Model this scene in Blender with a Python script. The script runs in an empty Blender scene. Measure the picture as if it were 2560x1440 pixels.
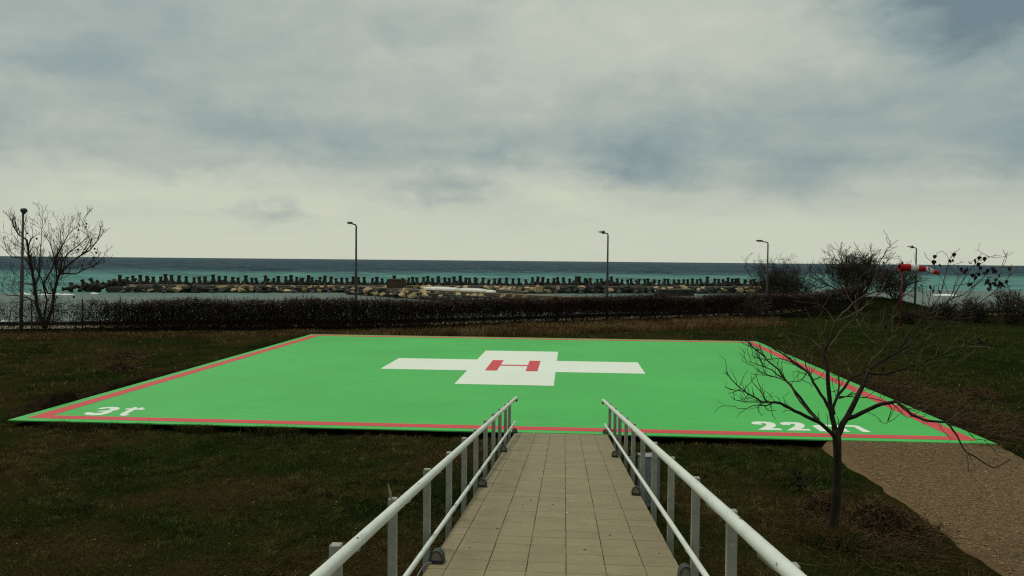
import bpy, bmesh, math, random
import numpy as np
from mathutils import Vector, Matrix

# ------------------------------------------------------------------ camera
SC = bpy.context.scene
COL = SC.collection
F, PITCH, ROLL, YAW, CAMH = 2034.1, -0.033486, 0.0093567, -0.07016, 3.787   # fitted on the 22 m pad
fw = Vector((math.sin(YAW)*math.cos(PITCH), math.cos(YAW)*math.cos(PITCH), math.sin(PITCH)))
rt = Vector((math.cos(YAW), -math.sin(YAW), 0))
up = rt.cross(fw)
rt, up = rt*math.cos(ROLL)+up*math.sin(ROLL), up*math.cos(ROLL)-rt*math.sin(ROLL)
cam_d = bpy.data.cameras.new('camera'); cam = bpy.data.objects.new('camera', cam_d); COL.objects.link(cam)
M = Matrix((rt, up, -fw)).transposed().to_4x4(); M.translation = Vector((0, 0, CAMH)); cam.matrix_world = M
cam_d.sensor_width = 36; cam_d.lens = 36*F/2560; cam_d.clip_end = 60000; cam_d.clip_start = 0.05
SC.camera = cam

# ------------------------------------------------------------------ light
SUN_EL, SUN_AZ = math.radians(58), math.radians(-48)      # azimuth from +Y, clockwise positive
w = bpy.data.worlds.new('World'); SC.world = w; w.use_nodes = True
nt = w.node_tree; nt.nodes.clear(); L = nt.links

class N:
    """tiny helper to write node maths as expressions"""
    def __init__(s, tree): s.t = tree
    def new(s, kind, **kw):
        n = s.t.nodes.new(kind)
        for k, v in kw.items(): setattr(n, k, v)
        return n
    def put(s, sock, v):
        if hasattr(v, 'is_output') or isinstance(v, bpy.types.NodeSocket): s.t.links.new(v, sock)
        else: sock.default_value = v
    def m(s, op, a, b=0.0, c=0.0, clamp=False):
        n = s.new('ShaderNodeMath', operation=op, use_clamp=clamp)
        s.put(n.inputs[0], a); s.put(n.inputs[1], b)
        if len(n.inputs) > 2: s.put(n.inputs[2], c)
        return n.outputs[0]
    def vm(s, op, a, b=None, out=0):
        n = s.new('ShaderNodeVectorMath', operation=op); s.put(n.inputs[0], a)
        if b is not None: s.put(n.inputs[1], b)
        return n.outputs[out]
    def ramp(s, v, a, b, lo=0.0, hi=1.0, smooth=True):
        n = s.new('ShaderNodeMapRange', interpolation_type='SMOOTHSTEP' if smooth else 'LINEAR')
        for k, x in enumerate((v, a, b, lo, hi)): s.put(n.inputs[k], x)
        return n.outputs[0]
    def mix(s, f, a, b):
        n = s.new('ShaderNodeMix', data_type='RGBA')
        s.put(n.inputs[0], f)
        for k, x in ((6, a), (7, b)): s.put(n.inputs[k], x if not isinstance(x, tuple) else (*x[:3], 1))
        return n.outputs[2]
    def noise(s, vec, scale, detail=4, rough=.55, dist=0.0, col=False):
        n = s.new('ShaderNodeTexNoise'); s.put(n.inputs['Vector'], vec)
        n.inputs['Scale'].default_value = scale; n.inputs['Detail'].default_value = detail
        n.inputs['Roughness'].default_value = rough; n.inputs['Distortion'].default_value = dist
        return n.outputs[1 if col else 0]
    def comb(s, x, y, z=0.0):
        n = s.new('ShaderNodeCombineXYZ')
        for k, v in enumerate((x, y, z)): s.put(n.inputs[k], v)
        return n.outputs[0]
    def sep(s, v):
        n = s.new('ShaderNodeSeparateXYZ'); s.put(n.inputs[0], v); return n.outputs

g = N(nt)
sky = g.new('ShaderNodeTexSky', sky_type='NISHITA', sun_disc=False)
sky.sun_elevation = SUN_EL; sky.sun_rotation = SUN_AZ; sky.dust_density = 3; sky.air_density = 1.2
tc = g.new('ShaderNodeTexCoord').outputs['Generated']
dx, dy, dz = g.sep(g.vm('NORMALIZE', tc))
az = g.m('ARCTAN2', dx, dy); el = g.m('ARCSINE', dz)
# overcast deck: noise laid on a flat layer overhead (so it flattens towards the horizon)
den = g.m('ADD', g.m('MAXIMUM', dz, 0.0), 0.10)
lay = g.comb(g.m('DIVIDE', dx, den), g.m('MULTIPLY', g.m('DIVIDE', dy, den), 1.9), 0.0)
ang_ = g.comb(az, g.m('MULTIPLY', el, 1.9), 1.3)
n1 = g.m('ADD', g.m('MULTIPLY', g.noise(lay, 0.85, 5, .5, .5), .4), g.m('MULTIPLY', g.noise(ang_, 4.2, 6, .55, .6), .6)); n2 = g.noise(ang_, 11.0, 7, .6, .5)
wob = g.noise(g.comb(g.m('MULTIPLY', az, 7.0), g.m('MULTIPLY', el, 16.0), 0.0), 1.0, 6, .6, .3, col=True)
wo = g.vm('MULTIPLY', g.vm('SUBTRACT', wob, (.5, .5, .5)), (.16, .065, 0))
wob2 = g.noise(g.comb(g.m('MULTIPLY', az, 21.0), g.m('MULTIPLY', el, 34.0), 2.0), 1.0, 6, .6, .6, col=True)
wo = g.vm('ADD', wo, g.vm('MULTIPLY', g.vm('SUBTRACT', wob2, (.5, .5, .5)), (.085, .05, 0)))
aev = g.vm('ADD', g.comb(az, el, 0.0), wo)
cirr = g.noise(g.comb(g.m('MULTIPLY', az, 5.0), g.m('MULTIPLY', el, 34.0), 3.0), 1.0, 6, .6, .5)
def sky_dir(px, py): return ((px-1421)/2034, (653-py)/2034)
def blob(px, py, hx, hy, amp):
    a, e = sky_dir(px, py)
    d = g.vm('LENGTH', g.vm('DIVIDE', g.vm('SUBTRACT', aev, (a, e, 0)), (hx/2034, hy/2034, 1)), out=1)
    return g.ramp(d, 0.0, 1.35, amp, 0.0)
dark = 0.0
for b in [(2460, 60, 400, 160, 1.9), (2560, 270, 190, 90, .55), (2520, 420, 240, 70, .6), (1830, 330, 560, 150, .42),
          (1590, 415, 170, 95, .7), (1970, 455, 200, 65, .7), (700, 345, 360, 60, .5), (580, 445, 150, 36, .5),
          (40, 370, 260, 70, .5), (60, 220, 260, 60, .35), (1010, 480, 240, 50, .2), (420, 250, 420, 110, .25), (1250, 385, 130, 40, .3), (690, 535, 110, 36, .75), (1130, 490, 170, 45, .55), (300, 160, 500, 130, .3), (2350, 300, 420, 260, .42), (950, 400, 260, 40, .3)]:
    dark = g.m('ADD', blob(*b[:4], b[4]*.58), dark)
lite = 0.0
for b in [(420, 480, 480, 60, .5), (1400, 470, 260, 75, .7), (850, 520, 260, 40, .3), (1520, 110, 560, 200, .55), (2150, 470, 300, 50, .3), (330, 365, 170, 30, .25)]:
    lite = g.m('ADD', blob(*b[:4], b[4]*.8), lite)
base = g.m('ADD', g.m('MULTIPLY', g.m('SUBTRACT', n1, .5), .95), g.m('MULTIPLY', g.m('SUBTRACT', n2, .5), .55))
base = g.m('MULTIPLY', base, g.ramp(el, .02, .11))
thick = g.m('ADD', g.m('SUBTRACT', g.m('ADD', .52, dark), g.m('MULTIPLY', lite, .55)), base)
thick = g.m('ADD', thick, g.m('MULTIPLY', g.m('SUBTRACT', cirr, .5), g.ramp(el, .03, .14, .42, .10)))
hor = g.ramp(el, .02, .125, .50, 0.0)          # the clear cream band low over the sea
thick = g.m('MAXIMUM', g.m('SUBTRACT', thick, hor), 0.0)
c1 = g.mix(g.ramp(thick, 0.0, .45, smooth=False), (.527, .551, .45), (.405, .45, .395))
c2 = g.mix(g.ramp(thick, .42, .85, smooth=False), c1, (.268, .33, .325))
c3 = g.mix(g.ramp(thick, .85, 1.3, smooth=False), c2, (.15, .205, .235))
STR = 0.1
cl = g.vm('MULTIPLY', c3, (1/STR,)*3)
final = g.mix(.97, sky.outputs[0], cl)
bg = g.new('ShaderNodeBackground'); g.put(bg.inputs[0], final); bg.inputs[1].default_value = STR
wo_ = g.new('ShaderNodeOutputWorld'); L.new(bg.outputs[0], wo_.inputs[0])

sd = bpy.data.lights.new('sun', 'SUN'); sd.energy = 1.5; sd.angle = math.radians(22); sd.color = (1, .96, .88)
sun = bpy.data.objects.new('sun', sd); COL.objects.link(sun)
sv = Vector((math.sin(SUN_AZ)*math.cos(SUN_EL), math.cos(SUN_AZ)*math.cos(SUN_EL), math.sin(SUN_EL)))
sun.rotation_euler = sv.to_track_quat('Z', 'Y').to_euler(); sun.location = sv*80

vs = SC.view_settings; vs.view_transform = 'Standard'; vs.look = 'None'; vs.gamma = 1; vs.exposure = 0.17; vs.use_curve_mapping = False
SC.render.engine = 'CYCLES'; SC.cycles.use_denoising = False; SC.cycles.filter_width = 1.2; SC.cycles.sample_clamp_indirect = 4; SC.cycles.max_bounces = 5; SC.cycles.transparent_max_bounces = 8

# ------------------------------------------------------------------ helpers
RNG = np.random.default_rng(7); random.seed(7)

def ray(px, py): return fw + rt*((px-1280)/F) + up*((720-py)/F)
def at_z(px, py, z=0.0):
    d = ray(px, py); t = (z-CAMH)/d.z; return Vector((0, 0, CAMH)) + d*t
def at_y(px, py, Y):
    d = ray(px, py); return Vector((0, 0, CAMH)) + d*(Y/d.y)
def at_x(px, py, X):
    d = ray(px, py); return Vector((0, 0, CAMH)) + d*(X/d.x)

def tag(o, label=None, cat=None, group=None, kind=None):
    if label: o['label'] = label
    if cat: o['category'] = cat
    if group: o['group'] = group
    if kind: o['kind'] = kind
    return o
def empty(name, loc=(0, 0, 0), rz=0.0):
    o = bpy.data.objects.new(name, None); COL.objects.link(o); o.location = loc; o.rotation_euler = (0, 0, rz); o.empty_display_size = .1
    return o
def link(name, me, parent=None, loc=(0, 0, 0), rot=(0, 0, 0)):
    o = bpy.data.objects.new(name, me); COL.objects.link(o); o.location = loc; o.rotation_euler = rot
    if parent is not None: o.parent = parent
    return o

class MB:
    def __init__(s): s.v = []; s.f = []; s.c = []; s.n = 0
    def add(s, v, f, col=None):
        v = np.asarray(v, float).reshape(-1, 3)
        s.v.append(v); s.f.extend([tuple(int(i)+s.n for i in q) for q in f]); s.n += len(v)
    def arr(s, v, f):
        """v (n,3); f (m,k) array"""
        s.v.append(v); s.f.extend((f+s.n).tolist()); s.n += len(v)
    def box(s, c, size, R=None):
        h = np.array(size)/2
        v = np.array([(x, y, z) for x in (-1, 1) for y in (-1, 1) for z in (-1, 1)])*h
        if R is not None: v = v @ np.array(R.to_3x3()).T
        s.add(v+np.array(c), [(0, 1, 3, 2), (4, 6, 7, 5), (0, 4, 5, 1), (2, 3, 7, 6), (0, 2, 6, 4), (1, 5, 7, 3)])
    def tube(s, pts, rad, n=8, cap=True):
        P = [Vector(p) for p in pts]; k = len(P)
        if not hasattr(rad, '__len__'): rad = [rad]*k
        ref = Vector((.13, .31, .94)); V = []
        T = [(P[min(i+1, k-1)]-P[max(i-1, 0)]).normalized() for i in range(k)]
        if abs(T[0].dot(ref)) > .95: ref = Vector((1, .1, 0))
        a = T[0].cross(ref).normalized()
        for i in range(k):
            a = (a-T[i]*a.dot(T[i])).normalized(); b = T[i].cross(a)
            for j in range(n):
                t = 2*math.pi*j/n; V.append(P[i]+(a*math.cos(t)+b*math.sin(t))*rad[i])
        fs = [(i*n+j, i*n+(j+1) % n, (i+1)*n+(j+1) % n, (i+1)*n+j) for i in range(k-1) for j in range(n)]
        if cap: fs += [tuple(range(n))[::-1], tuple((k-1)*n+j for j in range(n))]
        s.add([tuple(p) for p in V], fs)
    def lathe(s, prof, n=16, c=(0, 0, 0), R=None):
        V = []
        for r, z in prof:
            for j in range(n):
                t = 2*math.pi*j/n; V.append((r*math.cos(t), r*math.sin(t), z))
        V = np.array(V)
        if R is not None: V = V @ np.array(R.to_3x3()).T
        k = len(prof)
        fs = [(i*n+j, i*n+(j+1) % n, (i+1)*n+(j+1) % n, (i+1)*n+j) for i in range(k-1) for j in range(n)]
        fs += [tuple(range(n))[::-1], tuple((k-1)*n+j for j in range(n))]
        s.add(V+np.array(c), fs)
    def prisms(s, A, B, ra, rb):
        """many tapered three-sided twigs at once"""
        A = np.asarray(A, float); B = np.asarray(B, float); m = len(A)
        if m == 0: return
        ra = np.broadcast_to(ra, m)[:, None]; rb = np.broadcast_to(rb, m)[:, None]
        T = B-A; T /= np.linalg.norm(T, axis=1, keepdims=True)+1e-9
        ref = np.where(np.abs(T[:, 2:3]) > .9, np.array([[1., 0, 0]]), np.array([[0, 0, 1.]]))
        u = np.cross(T, ref); u /= np.linalg.norm(u, axis=1, keepdims=True)+1e-9; v = np.cross(T, u)
        V = []
        for k in range(3):
            c, sn = math.cos(2.094*k), math.sin(2.094*k)
            V.append(A+(u*c+v*sn)*ra)
        for k in range(3):
            c, sn = math.cos(2.094*k), math.sin(2.094*k)
            V.append(B+(u*c+v*sn)*rb)
        V = np.stack(V, 1).reshape(-1, 3)
        f = np.array([[0, 1, 4, 3], [1, 2, 5, 4], [2, 0, 3, 5]])
        s.arr(V, (np.arange(m)[:, None, None]*6+f[None]).reshape(-1, 4))
    def ribbons(s, A, B, ra, rb):
        """many thin stems, each one flat tapering strip"""
        T = B-A; m = len(A); q = np.random.default_rng(m).normal(size=(m, 3)); u = np.cross(T, q); u /= np.linalg.norm(u, axis=1, keepdims=True)+1e-9
        V = np.stack([A-u*ra[:, None], A+u*ra[:, None], B+u*rb[:, None], B-u*rb[:, None]], 1).reshape(-1, 3)
        s.arr(V, np.arange(m)[:, None]*4+np.array([[0, 1, 2, 3]]))
    def mesh(s, name, mat, smooth=False):
        me = bpy.data.meshes.new(name)
        v = np.concatenate(s.v) if s.v else np.zeros((0, 3))
        me.from_pydata(v.tolist() if len(v) < 200 else [], [], []) if False else None
        nv = len(v); me.vertices.add(nv); me.vertices.foreach_set('co', v.astype(np.float32).ravel())
        ln = np.fromiter((len(q) for q in s.f), np.int32, len(s.f)); st = np.concatenate([[0], np.cumsum(ln)[:-1]]).astype(np.int32) if len(ln) else ln
        fl = np.fromiter((i for q in s.f for i in q), np.int32, int(ln.sum()))
        me.loops.add(len(fl)); me.loops.foreach_set('vertex_index', fl)
        me.polygons.add(len(ln)); me.polygons.foreach_set('loop_start', st); me.polygons.foreach_set('loop_total', ln)
        me.polygons.foreach_set('use_smooth', np.full(len(ln), smooth, bool))
        me.update(calc_edges=True); me.validate()
        if mat: me.materials.append(mat)
        return me
    def build(s, name, mat, parent=None, loc=(0, 0, 0), rot=(0, 0, 0), smooth=False):
        return link(name, s.mesh(name, mat, smooth), parent, loc, rot)

def bevel(o, width, seg=2):
    bm = bmesh.new(); bm.from_mesh(o.data)
    bmesh.ops.bevel(bm, geom=bm.edges[:], offset=width, segments=seg, affect='EDGES', clamp_overlap=True)
    bm.to_mesh(o.data); bm.free(); return o
def rel(pts, o): return [Vector(p)-Vector(o) for p in pts]

class VN:
    """bilinear value noise in numpy"""
    def __init__(s, seed, n=256): s.g = np.random.default_rng(seed).random((n, n)); s.n = n
    def one(s, x, y):
        xi, yi = np.floor(x).astype(int), np.floor(y).astype(int); fx, fy = x-xi, y-yi
        fx = fx*fx*(3-2*fx); fy = fy*fy*(3-2*fy); n = s.n; G = s.g
        a = G[xi % n, yi % n]; b = G[(xi+1) % n, yi % n]; c = G[xi % n, (yi+1) % n]; d = G[(xi+1) % n, (yi+1) % n]
        return (a*(1-fx)+b*fx)*(1-fy)+(c*(1-fx)+d*fx)*fy
    def __call__(s, x, y, sc=1.0, oc=4):
        t = 0; amp = 1; tot = 0
        for k in range(oc):
            t = t+amp*s.one(np.asarray(x, float)*sc+17.3*k, np.asarray(y, float)*sc+5.1*k); tot += amp; amp *= .55; sc *= 2.07
        return t/tot
vn1, vn2, vn3 = VN(1), VN(2), VN(3)

# ------------------------------------------------------------------ materials
def material(name, c1, c2=None, c3=None, scale=3.0, rough=.8, spec=.3, bump=0.0, bscale=None, detail=5, stretch=(1, 1, 1), metal=0.0, obj=False, lo=.35, hi=.65, attr=None, rnd=0.0):
    m = bpy.data.materials.new(name); m.use_nodes = True; t = m.node_tree; b = t.nodes['Principled BSDF']; q = N(t)
    tcn = q.new('ShaderNodeTexCoord'); geo = q.new('ShaderNodeNewGeometry')
    pos = tcn.outputs['Object'] if obj else geo.outputs['Position']
    pos = q.vm('MULTIPLY', pos, stretch)
    col = (*c1, 1) if not isinstance(c1, bpy.types.NodeSocket) else c1
    if attr:
        a = q.new('ShaderNodeAttribute', attribute_name=attr); col = a.outputs['Color']
    elif c2:
        col = q.mix(q.ramp(q.noise(pos, scale, detail, .6), lo, hi), c1, c2)
        if c3: col = q.mix(q.ramp(q.noise(pos, scale*3.7, detail, .65), .5, .72), col, c3)
    if rnd:
        oi = q.new('ShaderNodeObjectInfo'); hsv = q.new('ShaderNodeHueSaturation')
        q.put(hsv.inputs['Color'], col); q.put(hsv.inputs['Value'], q.ramp(oi.outputs['Random'], 0., 1., 1-rnd, 1+rnd, False)); col = hsv.outputs[0]
    q.put(b.inputs['Base Color'], col)
    b.inputs['Roughness'].default_value = rough; b.inputs['Specular IOR Level'].default_value = spec; b.inputs['Metallic'].default_value = metal
    if bump:
        bn = q.new('ShaderNodeBump'); bn.inputs['Strength'].default_value = 1.0; bn.inputs['Distance'].default_value = bump
        q.put(bn.inputs['Height'], q.noise(pos, bscale or scale*4, 6, .65)); t.links.new(bn.outputs[0], b.inputs['Normal'])
    return m

def ground_material():
    m = bpy.data.materials.new('turf_thatch'); m.use_nodes = True; t = m.node_tree; b = t.nodes['Principled BSDF']; q = N(t)
    pos = q.new('ShaderNodeNewGeometry').outputs['Position']; a = q.new('ShaderNodeAttribute', attribute_name='Col').outputs['Color']
    n = q.ramp(q.noise(pos, 22, 5, .7), .3, .7, .35, 1.25); col = q.vm('MULTIPLY', a, q.comb(n, n, n))
    q.put(b.inputs['Base Color'], col); b.inputs['Roughness'].default_value = 1.0; b.inputs['Specular IOR Level'].default_value = 0.0
    bn = q.new('ShaderNodeBump'); bn.inputs['Distance'].default_value = .05; q.put(bn.inputs['Height'], q.noise(pos, 14, 6, .7)); t.links.new(bn.outputs[0], b.inputs['Normal'])
    return m
MAT = {}
MAT['ground'] = ground_material() if True else material('lawn_soil', (.019, .022, .006), (.032, .022, .009), (.011, .011, .005), 1.1, 1.0, .0, .05, 9)
MAT['grass'] = material('grass_blades', (0, 0, 0), attr='Col', rough=.9, spec=.03)
MAT['gravel'] = material('gravel_path', (.150, .098, .048), (.105, .068, .034), (.195, .138, .074), 14, .95, .1, .012, 60, lo=.3, hi=.7)
MAT['chips'] = material('path_litter', (0, 0, 0), attr='Col', rough=.9, spec=.1)
MAT['soil'] = material('dug_soil', (.017, .012, .007), (.028, .019, .010), (.009, .007, .004), 5, 1.0, .0, .05, 9)
MAT['sand'] = material('promenade_concrete', (.19, .155, .09), (.13, .108, .065), None, 2, .9, .2, .01)
MAT['concrete'] = material('walkway_concrete', (.15, .13, .095), (.11, .095, .07), (.19, .165, .12), 1.3, .9, .2, .02, 12)
MAT['slabside'] = material('gap_shade_kerb_concrete', (.035, .034, .03), (.022, .022, .02), None, 4, .9, .2)  # plinth's gap shade is put into the colour; the kerb is simply dark
MAT['rampside'] = material('ramp_concrete', (.22, .2, .17), (.16, .145, .12), (.28, .26, .22), 2.5, .9, .2, .01, 20)
MAT['grout'] = material('tile_grout', (.035, .028, .02), (.05, .04, .028), None, 9, .95, .1)
MAT['white_metal'] = material('white_rail_paint', (.62, .64, .58), (.56, .58, .52), (.66, .67, .62), 6, .45, .4, 0.0)
MAT['post_metal'] = material('grey_post_paint', (.29, .29, .24), (.23, .23, .19), (.33, .33, .28), 7, .5, .4)
MAT['black'] = material('dark_plastic', (.022, .024, .026), (.032, .034, .036), None, 18, .55, .4)
MAT['lens'] = material('frosted_lens', (.16, .155, .11), (.22, .21, .15), (.09, .09, .06), 30, .35, .4)
MAT['cable'] = material('grey_cable', (.3, .29, .25), (.24, .23, .2), None, 20, .6, .3)
MAT['steel'] = material('galvanised_sheet', (.25, .265, .27), (.19, .20, .21), (.32, .31, .27), 5, .45, .5, 0.0, metal=.25)
MAT['lamp'] = material('dark_lamp_metal', (.03, .03, .03), (.045, .044, .04), None, 3, .55, .4)
MAT['lampglass'] = material('pale_lamp_cover', (.4, .4, .37), (.32, .32, .3), None, 8, .35, .5)
MAT['red'] = material('red_sock', (.42, .012, .014), (.33, .010, .012), None, 6, .7, .2)
MAT['redpole'] = material('red_pole_paint', (.16, .015, .013), (.11, .012, .010), None, 5, .6, .3)
MAT['white_cloth'] = material('white_sock', (.72, .70, .68), (.62, .6, .58), None, 6, .8, .2)
MAT['bark'] = material('tree_bark', (.030, .022, .014), (.018, .013, .009), (.05, .042, .026), 6, .9, .15, .012, 30, stretch=(1, 1, .35))
MAT['twig'] = material('twig_bark', (.085, .068, .036), (.045, .035, .02), (.13, .108, .058), 2.2, .85, .15)
MAT['bush'] = material('bush_twigs', (.042, .034, .024), (.064, .052, .035), (.028, .023, .017), 1.0, .9, .1)
MAT['vine'] = material('dry_vine', (.024, .016, .012), (.036, .022, .016), (.014, .010, .008), 1.2, .9, .1)
MAT['vine_top'] = material('dry_vine_top', (.080, .042, .032), (.05, .03, .024), (.11, .07, .048), 2, .9, .1)
MAT['leaf'] = material('dead_leaf', (.012, .009, .008), (.022, .015, .012), None, 9, .8, .2)
MAT['brush'] = material('cut_stems', (.085, .050, .022), (.042, .026, .013), (.15, .10, .045), 4, .9, .1)
MAT['tetra'] = material('tetrapod_concrete', (.042, .039, .031), (.026, .024, .020), (.062, .058, .047), 1.6, .9, .15, .03, 8, rnd=.3)
MAT['rock_tan'] = material('tan_limestone', (.46, .35, .19), (.33, .24, .13), (.52, .43, .27), 1.5, .9, .15, .12, 3.5, rnd=.3)
MAT['rock_dark'] = material('dark_wet_rock', (.045, .048, .042), (.025, .027, .025), (.075, .07, .055), 1.5, .8, .25, .12, 3.5, rnd=.35)
MAT['reed'] = material('dry_reed', (.10, .065, .04), (.06, .04, .027), (.14, .1, .065), 3, .95, .1, 0, stretch=(2, 2, .3))
MAT['hull_white'] = material('white_hull', (.74, .72, .64), (.62, .6, .52), (.35, .33, .27), 1.2, .5, .3)
MAT['hull_grey'] = material('grey_hull', (.16, .155, .14), (.11, .11, .1), None, 1.5, .7, .3)
MAT['wire'] = material('fence_wire', (.06, .058, .05), (.04, .04, .036), None, 3, .6, .3)
MAT['fence_post'] = material('fence_post_metal', (.09, .085, .07), (.06, .057, .05), None, 3, .8, .2)
MAT['foam'] = material('sea_foam', (.75, .76, .74), (.6, .64, .63), None, 2, .8, .2)
for i, c in enumerate([(.230, .190, .100), (.222, .183, .096), (.238, .197, .104), (.224, .180, .098)]):
    MAT['tile%d' % i] = material('floor_tile_%d' % i, c, tuple(x*.88 for x in c), tuple(x*1.1 for x in c), 4, .62, .3, .0008, 60, rnd=.045)

def paint(name, c, v=.07, rough=.5):
    m = bpy.data.materials.new(name); m.use_nodes = True; t = m.node_tree; b = t.nodes['Principled BSDF']; q = N(t)
    pos = q.new('ShaderNodeNewGeometry').outputs['Position']
    a = q.noise(q.vm('MULTIPLY', pos, (.35, 2.6, 1)), 1.6, 6, .65)       # roller streaks
    d = q.noise(pos, .22, 3, .5); e = q.noise(pos, 30, 2, .5)
    f = q.m('ADD', q.m('MULTIPLY', a, .6), q.m('MULTIPLY', d, .7)); f = q.ramp(f, .35, .95)
    c1 = tuple(x*(1-v) for x in c); c2 = tuple(min(1, x*(1+v)+.006) for x in c)
    col = q.mix(f, c1, c2)
    sp = q.ramp(q.noise(pos, 2.6, 6, .8), .70, .78)
    col = q.mix(q.m('MULTIPLY', sp, .22), col, (.12, .12, .09))
    q.put(b.inputs['Base Color'], col); b.inputs['Roughness'].default_value = rough; b.inputs['Specular IOR Level'].default_value = .22
    bn = q.new('ShaderNodeBump'); bn.inputs['Distance'].default_value = .002; q.put(bn.inputs['Height'], e); t.links.new(bn.outputs[0], b.inputs['Normal'])
    return m
MAT['green'] = paint('green_pad_paint', (.052, .425, .072), .10, .55)
MAT['stripe'] = paint('red_pad_paint', (.58, .05, .055), .06, .55)
MAT['mark'] = paint('white_pad_paint', (.74, .80, .68), .05)
MAT['edge'] = paint('pad_edge_concrete', (.36, .27, .13), .2, .8)

def sea_material():
    m = bpy.data.materials.new('sea_water'); m.use_nodes = True; t = m.node_tree; b = t.nodes['Principled BSDF']; q = N(t)
    pos = q.new('ShaderNodeNewGeometry').outputs['Position']; x, y, z = q.sep(pos)
    off = q.m('ADD', q.m('MULTIPLY', x, -.324), q.m('MULTIPLY', y, .946))     # metres out from the shore
    wv = q.comb(q.m('MULTIPLY', x, .35), y, 0.0)
    big = q.noise(wv, .018, 5, .6); mid = q.noise(wv, .09, 6, .62); fine = q.noise(wv, .5, 5, .6)
    off2 = q.m('ADD', off, q.m('MULTIPLY', q.m('SUBTRACT', big, .5), 190))
    f = q.ramp(off2, 300, 465)
    shal = q.mix(q.ramp(mid, .38, .66), (.072, .180, .160), (.120, .265, .236))
    deep = q.mix(q.ramp(mid, .38, .66), (.020, .045, .060), (.044, .078, .098))
    inner = q.mix(q.ramp(fine, .35, .65), (.11, .145, .125), (.15, .185, .165))
    col = q.mix(f, shal, deep)
    col = q.mix(q.ramp(off2, 185, 150), col, inner)
    dk = q.m('MULTIPLY', q.ramp(q.noise(q.comb(q.m('MULTIPLY', x, .12), q.m('MULTIPLY', y, .45), 0), .12, 6, .7), .52, .68), .55)
    col = q.mix(dk, col, (.012, .028, .036))
    # whitecaps: real foam, small and sparse
    fo = q.m('MULTIPLY', q.ramp(q.noise(q.comb(q.m('MULTIPLY', x, .3), q.m('MULTIPLY', y, .8), 4.), .11, 7, .75), .705, .74), q.ramp(off, 180, 260))
    col = q.mix(fo, col, (.62, .66, .66))
    q.put(b.inputs['Base Color'], col); b.inputs['Roughness'].default_value = .38
    b.inputs['Specular IOR Level'].default_value = .035; b.inputs['IOR'].default_value = 1.1
    h = q.m('ADD', q.m('MULTIPLY', mid, 1.0), q.m('MULTIPLY', fine, .22))
    bn = q.new('ShaderNodeBump'); bn.inputs['Distance'].default_value = .8; bn.inputs['Strength'].default_value = .6
    q.put(bn.inputs['Height'], h); t.links.new(bn.outputs[0], b.inputs['Normal'])
    return m
MAT['sea'] = sea_material()

# ------------------------------------------------------------------ terrain and sea
FX = np.array([-90, -60, -40, -28.0, -17.9, -9.4, -2.9, 7.5, 13.7, 20, 45, 90.]); FY = np.array([10.5, 24.5, 34.2, 39.9, 43.0, 45.2, 49.0, 55.4, 59.4, 62.6, 73.5, 93.])
FT = np.concatenate([[0], np.cumsum(np.hypot(np.diff(FX), np.diff(FY)))]); FT = FT-np.interp(-28.0, FX, FT)     # metres along the fence from the left lamp post
FD = np.array((.895, .446)); FN = np.array((-FD[1], FD[0])); FL = float(np.interp(15.0, FX, FT))
def fence_pt(t, s=0.0):
    return float(np.interp(t, FT, FX)+FN[0]*s), float(np.interp(t, FT, FY)+FN[1]*s)
def sdist(x, y): return (np.asarray(y, float)-np.interp(x, FX, FY))*.895
PX0, PX1, PY0, PY1 = -12.906, 9.094, 17.832, 39.832                  # pad
def ground_z(x, y):
    x = np.asarray(x, float); y = np.asarray(y, float)
    s = sdist(x, y)
    z = -.175+.07*(vn1(x, y, .22, 3)-.5)+.035*(vn2(x, y, 1.3, 2)-.5)
    k = np.clip((s-5.2)/5.5, 0, 1); k = k*k*(3-2*k); z = z-k*4.2
    z = z+1.35*np.exp(-(((x-24.0)/5.2)**2+((y-66)/3.8)**2))            # grassy mound
    rgt = np.clip((x-24)/12, 0, 1); z = z-.35*rgt*np.clip((y-45)/20, 0, 1)
    # heaped soil along the left and right pad sides
    z = z+.13*np.exp(-((x-PX0+.75)/.5)**2)*np.clip((y-18.5)/1.5, 0, 1)*np.clip((29-y)/3, 0, 1)*(vn2(x, y, .9, 3)*1.6-.25)
    z = z+.10*np.exp(-((x-PX1-1.3)/.9)**2)*np.clip((y-18)/1.5, 0, 1)*np.clip((28-y)/2, 0, 1)*(vn2(x, y, 1.1, 3)*1.5-.2)
    z = np.where((x < PX0+.6) & (y > 17) & (y < 20), z+.05*np.clip((PX0+.6-x)/1.0, 0, 1), z)
    return z
def grid_mesh(name, xs, ys, zf, mat, kind='structure'):
    X, Y = np.meshgrid(xs, ys); Z = zf(X, Y); nx, ny = len(xs), len(ys)
    i = (np.arange(ny-1)[:, None]*nx+np.arange(nx-1)[None]).ravel()
    mb = MB(); mb.arr(np.stack([X, Y, Z], -1).reshape(-1, 3), np.stack([i, i+1, i+nx+1, i+nx], 1))
    o = mb.build(name, mat, smooth=True); o['kind'] = kind; return o
xs = np.concatenate([np.arange(-160, -36, 4), np.arange(-36, 36, .4), np.arange(36, 161, 4)])
ys = np.concatenate([np.arange(-60, 3, 3), np.arange(3, 76, .4), np.arange(76, 125, 3)])
gro = grid_mesh('ground', xs, ys, ground_z, MAT['ground'])
def turf_k(x, y):
    """0 = green turf, 1 = dead brown patch; second value: coarse dark-green clumps"""
    a_ = .6*vn1(x, y, .38, 4)+.4*vn3(x, y, 1.5, 4); return np.clip((a_-.43)/.20, 0, 1)*.8*(1-.6*np.clip((x-8.5)/3, 0, 1)), np.clip((vn2(x, y, .8, 3)-.50)/.14, 0, 1)
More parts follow.
